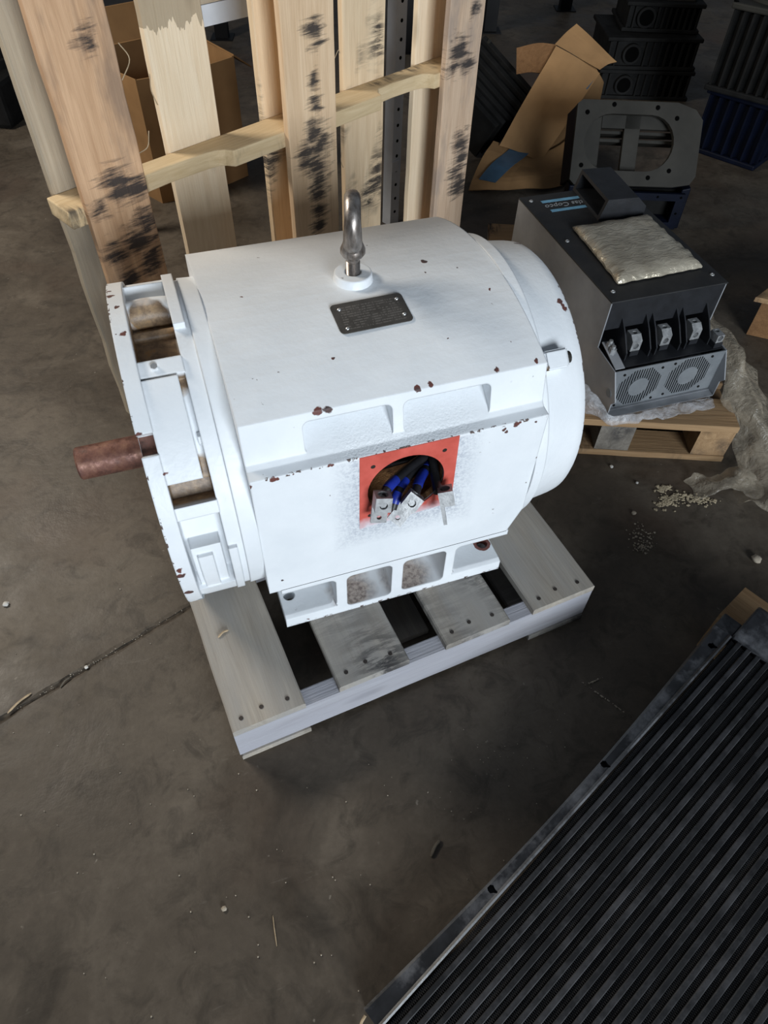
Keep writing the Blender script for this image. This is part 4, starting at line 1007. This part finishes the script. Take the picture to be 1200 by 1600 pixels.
def dark_lump():
    # dark body added to stand for the shadowed area at the left edge
    t = thing('shade_block', 'dark block added for the shaded area left of the upright pallet', 'casting', (-0.90, 2.95, -FZ))
    bm = bm_(); box(bm, (-1.30, 2.78, -FZ), (-0.71, 3.35, 0.06)); bmesh.ops.rotate(bm, cent=(-1.0, 3.0, 0), matrix=Matrix.Rotation(radians(-28), 3, 'Z'), verts=bm.verts[:]); obj('body', bm, M['cast_black'], t, bevel=.02)
    bm = bm_(); lathe(bm, (-0.98, 3.02, 0.06), (0, 0, 1), [(0, .25), (.03, .245), (.05, .20), (.10, .19), (.11, .10), (.08, .09)], 40); obj('cover', bm, M['cast_black'], t, smooth=30)
    for k in range(8):
        bm = bm_(); a_ = 2*pi*k/8; cyl(bm, (-0.98+.222*cos(a_), 3.02+.222*sin(a_), .08), (-0.98+.222*cos(a_), 3.02+.222*sin(a_), .115), .014, 6); obj('bolt', bm, M['cast_black'], t)
dark_lump()
for o_ in list(ORG):
    if o_.parent is None and o_.name.startswith('shade_block'): o_.location.x += 0.09; o_.location.y -= 0.10

def torn_carton():
    t = thing('torn_cardboard', 'crumpled brown cardboard carton with blue tape leaning on black bars', 'cardboard', (1.2, 1.55, -FZ))
    def sheet3(name, rows, mat=None, th=.005, parent=None, amt=.004):
        G = [spline(r, 4) for r in rows]; G2 = [spline(list(c), 3) for c in zip(*G)]
        bm = bm_(); V_ = [[bm.verts.new(p) for p in c] for c in G2]
        for A, B in zip(V_, V_[1:]):
            for k in range(len(A)-1): bm.faces.new((A[k], A[k+1], B[k+1], B[k]))
        crumple(bm, amt, 9, 2)
        for v_ in bm.verts: v_.co.z = max(v_.co.z, -FZ+.004)
        o = obj(name, bm, mat or M['cardboard'], t)
        s = o.modifiers.new('solid', 'SOLIDIFY'); s.thickness = th
        return o
    # tall panel
    tl, tr, br, bl = Vector((1.385, 1.775, .270)), Vector((1.545, 1.668, .198)), Vector((1.300, 1.581, -.082)), Vector((1.143, 1.669, -.036))
    sheet3('tall_panel', [[tl.lerp(bl, s), tl.lerp(bl, s).lerp(tr.lerp(br, s), .5) + Vector((0, -.006, .006)), tr.lerp(br, s)] for s in (0, .25, .5, .75, 1)])
    # top flap folded to the right
    e0, e1 = tl, tr + Vector((-.004, .004, .004)); q0, q1 = Vector((1.465, 1.785, .338)), Vector((1.605, 1.660, .235))
    sheet3('top_flap', [[e0+Vector((0, .01, .004)), e0.lerp(e1, .5)+Vector((.0, .01, .008)), e1+Vector((0.01, .01, .004))], [e0.lerp(q0, .5)+Vector((0, 0, .012)), e0.lerp(q0, .5).lerp(e1.lerp(q1, .5), .5)+Vector((0, 0, .012)), e1.lerp(q1, .5)+Vector((0, 0, .01))], [q0, q0.lerp(q1, .5), q1]])
    # left flap behind, the panel's shade put into its darker brown
    E_ = lambda q: tl.lerp(bl, q) + Vector((.012, .012, 0))
    sheet3('side_flap', [[E_(0), E_(0)+Vector((-.055, .05, -.004)), E_(0)+Vector((-.12, .10, -.030))], [E_(.14), E_(.14)+Vector((-.04, .05, -.01)), E_(.14)+Vector((-.085, .10, -.03))], [E_(.28), E_(.28)+Vector((-.02, .05, -.01)), E_(.28)+Vector((-.05, .10, -.03))]], M['boxbrown'], amt=0)
    sheet3('rear_panel', [[(1.500, 1.775, .270), (1.565, 1.70, .185), (1.592, 1.700, .150)], [(1.46, 1.74, .16), (1.53, 1.690, .12), (1.568, 1.665, .075)], [(1.40, 1.70, .05), (1.46, 1.655, .02), (1.50, 1.625, -.02)], [(1.33, 1.640, -.06), (1.38, 1.60, -.075), (1.43, 1.560, -.095)]], amt=.004)
    # crushed base spreading on the floor
    base = sheet3('crushed_base', [
        [(1.13, 1.700, -.028), (1.22, 1.655, -.055), (1.32, 1.60, -.06), (1.42, 1.60, -.02), (1.50, 1.63, .07)],
        [(1.05, 1.620, -.045), (1.17, 1.575, -.075), (1.29, 1.530, -.085), (1.40, 1.54, -.05), (1.50, 1.60, .03)],
        [(0.985, 1.545, -.085), (1.10, 1.505, -.085), (1.24, 1.470, -.085), (1.36, 1.48, -.075), (1.47, 1.54, -.03)],
        [(0.945, 1.500, -.112), (1.07, 1.462, -.112), (1.20, 1.430, -.112), (1.32, 1.43, -.110), (1.44, 1.49, -.09)]], amt=.012)
    tp = sheet3('blue_tape', [
        [(1.235, 1.690, -.036), (1.285, 1.632, -.046)], [(1.160, 1.632, -.046), (1.215, 1.580, -.054)], [(1.070, 1.572, -.054), (1.125, 1.520, -.058)], [(0.985, 1.505, -.078), (1.040, 1.470, -.082)]], M['bluetape'], .002, amt=.003)
    tp2 = sheet3('blue_tape', [[tr.lerp(br, .13)+Vector((-.045, .028, .008)), tr.lerp(br, .11)+Vector((-.002, .0, .008))], [tr.lerp(br, .22)+Vector((-.05, .028, .008)), tr.lerp(br, .20)+Vector((-.004, .0, .008))]], M['bluetape'], .002, amt=0)
torn_carton()

def black_bars():
    # slabs leaning together, their far ends raised to the upper left
    d = Vector((-0.245, 0.345, 0.245)).normalized()
    names = ('lowest', 'second', 'third', 'fourth', 'fifth', 'sixth', 'topmost')
    side = Vector((0.80, 0.42, 0)).normalized(); nrm = d.cross(side).normalized()
    if nrm.z < 0: nrm = -nrm
    for k in range(7):
        p = Vector((1.115, 1.74, -.085)) + Vector((0.040, 0.020, 0.012))*k
        t = thing('black_bar', 'flat black metal bar leaning behind the torn cardboard, %s from the left' % ('first', 'second', 'third', 'fourth', 'fifth', 'sixth', 'seventh')[k], 'metal bar', p, 'black bars leaning behind the torn cardboard')
        bm = bm_(); L = 0.34 + .012*(k % 3); w, th = 0.17, 0.020
        e = side.cross(d).normalized()
        s2 = Vector((0.86, 0.36, 0.36)).normalized()
        P = [p + s2*0 - e*w/2, p + s2*th - e*w/2, p + s2*th + e*w/2, p + e*w/2]
        zmin = min(q.z for q in P)
        sh = Vector((0, 0, max(0, -FZ+.002-zmin)))
        prism(bm, [q+sh for q in P], d*L); obj('bar', bm, M['cast_black'], t, bevel=.003)
        bm = bm_(); c = p + sh + d*(L-.03) + s2*th*.5 + e*(w/2); cyl(bm, c - e*.004, c + e*.006, .008, 8); obj('rivet', bm, M['cast_grey'], t)
black_bars()

def gearbox():
    tl = radians(33); u = Vector((.935, -.353, 0)).normalized(); h = Vector((-.353, -.935, 0)).normalized(); up = Vector((0, 0, 1))
    n = h*cos(tl) + up*sin(tl); w = n.cross(u); O = Vector((1.522, 1.033, 0.038))
    t = thing('gearbox_housing', 'dark blue gearbox housing with grey machined face and long oval bore', 'gearbox', O + Vector((-.1, .1, -FZ-O.z)))
    def P(x, z, d=0): return O + u*x + w*z - n*d          # on the tilted face, d goes inwards
    def Q(x, z, d=0): return O + u*x + up*(z-O.z) - h*d   # on the upright lower front
    out = [(-.372, .012), (-.370, .255), (-.352, .268), (-.02, .268), (.045, .248), (.074, .216), (.078, .035), (.060, .008), (.0, -.002), (-.355, -.004)]
    bm = bm_(); prism(bm, [P(x, z) for x, z in out], -n*0.020); face = obj('machined_face', bm, M['cast_grey'], t, label='grey machined face plate')
    def oval(r): return [(-.107 + r*cos(radians(-90+15*i)), .136 + r*sin(radians(-90+15*i))) for i in range(13)] + [(-.245 + r*cos(radians(90+15*i)), .136 + r*sin(radians(90+15*i))) for i in range(13)]
    c = bm_(); prism(c, [P(x, z, -.05) for x, z in oval(.0905)], -n*.12); cut(face, [c])
    for x, z in ((-.334, .228), (-.243, .255), (-.09, .250), (-.018, .219), (-.336, .059), (-.24, .029), (-.092, .026), (-.02, .051)):
        bm = bm_(); cyl(bm, P(x, z, -.0008), P(x, z, .002), .0080, 12); hh = obj('bolt_hole', bm, M['hole_shade'], t); hh.parent = face; hh.location = (0, 0, 0)
    D = .135
    for q, nm in (([(-.372, .012), (-.370, .255), (-.345, .255), (-.347, .012)], 'left_wall'), ([(.055, .03), (.076, .04), (.072, .21), (.050, .22)], 'right_wall'), ([(-.345, .240), (.05, .240), (-.02, .266), (-.345, .266)], 'top_wall'), ([(-.345, .0), (.05, .006), (.05, .024), (-.345, .020)], 'bottom_wall')):
        bm = bm_(); prism(bm, [P(x, z, .0205) for x, z in q], -n*D); obj(nm, bm, M['cast_blue'], t, bevel=.003)
    for x0, x1 in ((-.345, -.268), (-.185, -.128)):
        bm = bm_(); prism(bm, [P(x, z, .045) for x, z in ((x0, .021), (x1, .021), (x1, .239), (x0, .239))], -n*.02); obj('inner_post', bm, M['cast_grey'], t, bevel=.002)
    bm = bm_(); prism(bm, [P(x, z, .045) for x, z in ((-.267, .190), (.049, .190), (.049, .239), (-.267, .239))], -n*.02); obj('inner_post', bm, M['cast_grey'], t)
    for z in (.150, .176):
        bm = bm_(); prism(bm, [P(x, zz, .07) for x, zz in ((-.345, z), (.05, z), (.05, z+.010), (-.345, z+.010))], -n*.06); obj('inner_flange', bm, M['cast_grey'], t)
    # upright lower part with a rectangular flange, down to the floor
    for q, nm in (([(-.365, -FZ), (-.15, -FZ), (-.15, .022), (-.365, .022)], 'lower_left'), ([(.045, -FZ), (.078, -FZ), (.076, .030), (.045, .022)], 'lower_right'), ([(-.15, -FZ), (.045, -FZ), (.045, -FZ+.03), (-.15, -FZ+.03)], 'lower_sill')):
        bm = bm_(); prism(bm, [Q(x, z, .012) for x, z in q], -h*.07); obj(nm, bm, M['cast_blue'], t, bevel=.004)
    bm = bm_(); prism(bm, [Q(x, z, -.002) for x, z in ((-.135, -FZ+.004), (.060, -FZ+.004), (.058, .012), (-.135, .012))], -h*.0135); f2 = obj('lower_flange', bm, M['cast_blue'], t)
    c = bm_(); prism(c, [Q(x, z, -.05) for x, z in ((-.105, -FZ+.03), (.03, -FZ+.03), (.03, -.014), (-.105, -.014))], -h*.12); cut(f2, [c])
    for x, z in ((-.12, 0), (-.04, .0), (.045, .0), (.045, -.06), (-.12, -.06)):
        bm = bm_(); cyl(bm, Q(x, z, -.0028), Q(x, z, 0), .0045, 10); hh = obj('bolt_hole', bm, M['hole_shade'], t); hh.parent = f2; hh.location = (0, 0, 0)
    bm = bm_(); prism(bm, [Q(x, z, .06) for x, z in ((-.15, -FZ+.03), (.045, -FZ+.03), (.045, .0), (-.15, .0))], -h*.01); obj('inner_web', bm, M['cast_black'], t)
gearbox()

def finned(name, label, A, B, Cc, z0, z1, mat, group=None, topbore=False):
    """housing with vertical ribs; A-B is the left front face, B-Cc the right front face"""
    A, B, Cc = Vector(A), Vector(B), Vector(Cc); up = Vector((0, 0, 1)); Dd = A + (Cc - B)
    t = thing(name, label, 'housing', (A+Cc)/2 + up*z0, group)
    def inset(p, k): c = (A+Cc)/2; return p + (c-p)*k
    bm = bm_(); q = [inset(p, .10) for p in (A, B, Cc, Dd)]; hexa(bm, [p + up*(z0+.02) for p in q] + [p + up*(z1-.02) for p in q]); obj('core', bm, M[mat], t)
    for zz, nm in ((z0, 'base_flange'), (z1-.022, 'top_flange')):
        bm = bm_(); prism(bm, [p + up*zz for p in (A, B, Cc, Dd)], up*.022); f = obj(nm, bm, M[mat if nm != 'top_flange' or not topbore else 'cast_grey'], t, bevel=.006)
        if topbore and nm == 'top_flange':
            c0 = (A+Cc)/2; bm = bm_(); lathe(bm, c0 + up*(z1), (0, 0, 1), [(0, .19), (.012, .19), (.012, .15), (-.0+.002, .148)], 40); obj('bore_ring', bm, M['cast_grey'], t, smooth=30)
            bm = bm_(); cyl(bm, c0 + up*(z1+.001), c0 + up*(z1+.0035), .148, 40); obj('bore', bm, M['hole_shade'], t)
    for p, q, nn in ((A, B, 7), (B, Cc, 9)):
        d = (q-p).normalized(); o = Vector((d.y, -d.x, 0))
        for k in range(nn):
            s = (k+.5)/nn; c = p.lerp(q, s); hh = (z1-z0)*(0.62 if (k % 3 == 1) else 1.0)
            bm = bm_(); zt = z1-.023 if k % 3 else z0+.022+hh-.045
            vs = [c - d*.006 - o*.045, c + d*.006 - o*.045, c + d*.004 - o*.002, c - d*.004 - o*.002]
            prism(bm, [x + up*(z0+.0225) for x in vs], up*(min(zt, z1-.023)-z0-.0225)); obj('rib', bm, M[mat], t)
    for p in (A, B, Cc):
        bm = bm_(); c = inset(p, .06); cyl(bm, c + up*(z1-.0005), c + up*(z1+.002), .010, 10); obj('bolt_hole', bm, M['hole_shade'], t)
finned('finned_housing', 'dark blue ribbed gear housing at the right edge under a black one', (2.04, 1.60, 0), (2.19, 1.335, 0), (2.62, 1.56, 0), -FZ, .125, 'cast_blue')
finned('finned_housing', 'black ribbed gear housing stacked on the blue one at the right edge', (2.00, 1.58, 0), (2.15, 1.36, 0), (2.56, 1.58, 0), .127, .43, 'cast_black', None, True)

def casting(loc, yaw, L, W, Hh, label, top=False):
    m = Matrix.Translation(loc) @ Matrix.Rotation(yaw, 4, 'Z')
    t = thing('finned_casting', label, 'casting', loc)
    def T(bm): bmesh.ops.transform(bm, matrix=m, verts=bm.verts[:]); return bm
    bm = bm_(); box(bm, (-L/2+.015, -W/2+.015, 0), (L/2-.015, W/2-.015, Hh-.001)); obj('body', T(bm), M['cast_black'], t, bevel=.006)
    for z in (0.0005, Hh-.018):
        bm = bm_(); box(bm, (-L/2, -W/2, z), (L/2, W/2, z+.0165)); obj('flange', T(bm), M['cast_black'], t, bevel=.004)
    for k in range(13):
        x = -L/2+.02+k*(L-.04)/12
        if abs(x + L*.22) < .05: continue
        bm = bm_(); box(bm, (x-.004, -W/2+.002, .0175), (x+.004, -W/2+.03, Hh-.0185)); obj('rib', T(bm), M['cast_black'], t)
    bm = bm_(); cyl(bm, (-L*.22, -W/2+.03, Hh/2), (-L*.22, -W/2-.004, Hh/2), min(.042, Hh*.36), 28); pb = obj('port_boss', T(bm), M['cast_black'], t)
    bm = bm_(); cyl(bm, (-L*.22, -W/2-.003, Hh/2), (-L*.22, -W/2-.0055, Hh/2), min(.032, Hh*.27), 24); h = obj('port', T(bm), M['hole_shade'], t); h.parent = pb; h.location = ORG[t]-ORG[t]
    if top:
        for i in range(2):
            for j in range(2):
                cx, cy = -L*.22 + i*L*.42, -W*.2 + j*W*.42
                bm = bm_(); prism(bm, [(cx+p, cy+q, Hh) for p, q in roundrect(.15, .10, .02)], (0, 0, .012)); g = obj('gasket_face', T(bm), M['cast_grey'], t)
                bm = bm_(); prism(bm, [(cx+p, cy+q, Hh+.0118) for p, q in roundrect(.105, .058, .028)], (0, 0, .001)); h = obj('slot', T(bm), M['hole_shade'], t); h.parent = g; h.location = (0, 0, 0)
casting((2.20, 2.30, -FZ), radians(-20), .46, .34, .13, 'black finned casting at the bottom of the stack of three')
casting((2.19, 2.30, -FZ+.1305), radians(-18), .45, .34, .135, 'black finned casting in the middle of the stack of three')
casting((2.24, 2.33, -FZ+.266), radians(-22), .36, .30, .12, 'black casting with pale square port faces on top of the stack', True)

def right_crate():
    t = thing('wooden_crate', 'tan wooden crate lid corner at the right edge beyond the film', 'crate', (1.60, .42, -FZ))
    up = Vector((0, 0, 1)); A = Vector((1.395, .385, 0)); e1 = Vector((.30, .13, 0)).normalized(); e2 = Vector((.27, -.22, 0)).normalized()
    bm = bm_(); prism(bm, [A, A+e2*.5, A+e2*.5+e1*.4, A+e1*.4], up*.016); obj('lid', bm, M['pal_tan'], t, bevel=.002)
    i = A + e2*.02 + e1*.02
    bm = bm_(); prism(bm, [i - up*.124, i+e2*.46 - up*.124, i+e2*.46+e1*.36 - up*.124, i+e1*.36 - up*.124], up*.1235); obj('body', bm, M['boxbrown'], t)
right_crate()

# ------------------------------------------------------------------ small debris
def pebble(x, y, r, mat, label, name='pebble', cat='stone', flat=.6, seed=1):
    bm = bm_(); bmesh.ops.create_icosphere(bm, subdivisions=2, radius=r)
    for v_ in bm.verts: v_.co *= 1 + .28*noise.noise(v_.co*(1.6/r) + Vector((seed, 0, 0))); v_.co.z *= flat
    z = min(v_.co.z for v_ in bm.verts)
    o = place(name, finish(bm, name, 60), None, mat, (x, y, -FZ - z)); tag(o, label, cat)
pebble(.880, -.375, .0115, M['pebble'], 'round tan stone on the floor by the right edge above the radiator', seed=1)
pebble(.678, -.159, .0062, M['pebble'], 'small pale stone on the dark floor right of the motor pallet', seed=2)
pebble(.708, -.001, .0052, M['whitepebble'], 'tiny white stone just in front of the tan pallet', seed=3)
pebble(.742, -.072, .0040, M['whitepebble'], 'tiny white stone between the tan pallet and the pale flakes', seed=4)
pebble(-.792, .040, .0065, M['whitepebble'], 'white pebble alone at the left edge of the floor', seed=5)
pebble(-.637, -.170, .0042, M['whitepebble'], 'white grit lying in the floor joint', seed=6)
pebble(-.451, -.699, .0045, M['pebble'], 'tan crumb on the floor near the bottom left', seed=7)
def stick(p, q, r, mat, label, z=-FZ, name='splinter'):
    bm = bm_(); P = Vector((p[0], p[1], z+r)); Q = Vector((q[0], q[1], z+r)); mid = P.lerp(Q, .5) + Vector((0, .003, .001))
    tube(bm, spline([P, mid, Q], 4), [r*.5] + [r]*7 + [r*.4], 6)
    o = obj(name, bm, mat, loc=P); tag(o, label, 'splinter')
stick((-.092, -.735), (-.066, -.715), .003, M['darktwig'], 'dark wood splinter on the floor left of the radiator rail')
stick((-.790, -.225), (-.745, -.195), .0022, M['chipwood'], 'pale splinter lying along the floor joint at the left edge')
stick((-.690, -.200), (-.670, -.183), .0018, M['darktwig'], 'small dark splinter in the floor joint')
stick((-.361, -.262), (-.339, -.252), .0022, M['chipwood'], 'curled pale splinter on the left pallet board', z=.0002)
stick((-.380, -.780), (-.376, -.735), .0010, M['chipwood'], 'thin straw on the floor near the bottom edge')
def string():
    bm = bm_(); tube(bm, spline([(-.272, -.915, -.108), (-.283, -.925, -.112), (-.292, -.950, -.119), (-.293, -.985, -.1215), (-.300, -1.03, -.1215)], 6), .0022, 6)
    tag(obj('string', bm, M['chipwood'], loc=(-.28, -.92, -FZ), smooth=60), 'short tan string hanging from the near corner of the radiator', 'string')
string()
def flakes(name, areas, n, mat, label, cat, size):
    r = random.Random(5); bm = bm_()
    for _ in range(n):
        cx, cy, sx, sy, ang = r.choice(areas); a_, b_ = r.gauss(0, .45)*sx, r.gauss(0, .45)*sy
        x, y = cx + a_*cos(ang) - b_*sin(ang), cy + a_*sin(ang) + b_*cos(ang); s = size*(.4 + r.random()); k = r.randint(4, 6); a0 = r.random()*6
        z = -FZ + .0006 + .001*r.random()
        vs = [bm.verts.new((x + s*(.6+.5*r.random())*cos(a0+2*pi*i/k), y + s*(.6+.5*r.random())*sin(a0+2*pi*i/k), z + .0012*r.random())) for i in range(k)]
        c = bm.verts.new((x, y, z + .0022))
        for i in range(k): bm.faces.new((vs[i], vs[(i+1) % k], c))
    o = obj(name, bm, mat, loc=(areas[0][0], areas[0][1], -FZ)); tag(o, label, cat, kind='stuff')
flakes('pale_flakes', [(.782, -.150, .045, .022, .1), (.855, -.165, .060, .020, -.5), (.800, -.110, .02, .01, 0)], 420, M['sawdust'], 'pale flaky absorbent scattered on the floor in front of the tan pallet', 'debris', .0042)
flakes('grey_flakes', [(.660, -.225, .035, .035, .1), (.640, -.26, .03, .02, 0)], 130, M['pebble'], 'small scatter of beige crumbs on the floor right of the motor pallet', 'debris', .0026)
flakes('floor_grit', [(-.20, -.75, .5, .25, .2), (-.6, -.45, .25, .45, 0), (.10, -.62, .2, .06, .0), (-.60, -.157, .22, .006, .358)], 190, M['pebble'], 'fine pale grit strewn over the brown floor', 'debris', .0012)

flakes('floor_scrape', [(.359, -.576, .055, .0012, -1.05), (.350, -.530, .018, .0015, .1)], 90, M['pebble'], 'thin pale scrape on the dark floor between the motor pallet and the radiator', 'scrape', .0016)

# ------------------------------------------------------------------ lift everything so that the floor lies at z = 0
for o in S.objects:
    if o.parent is None and o.type not in ('CAMERA', 'LIGHT'): o.location.z += FZ
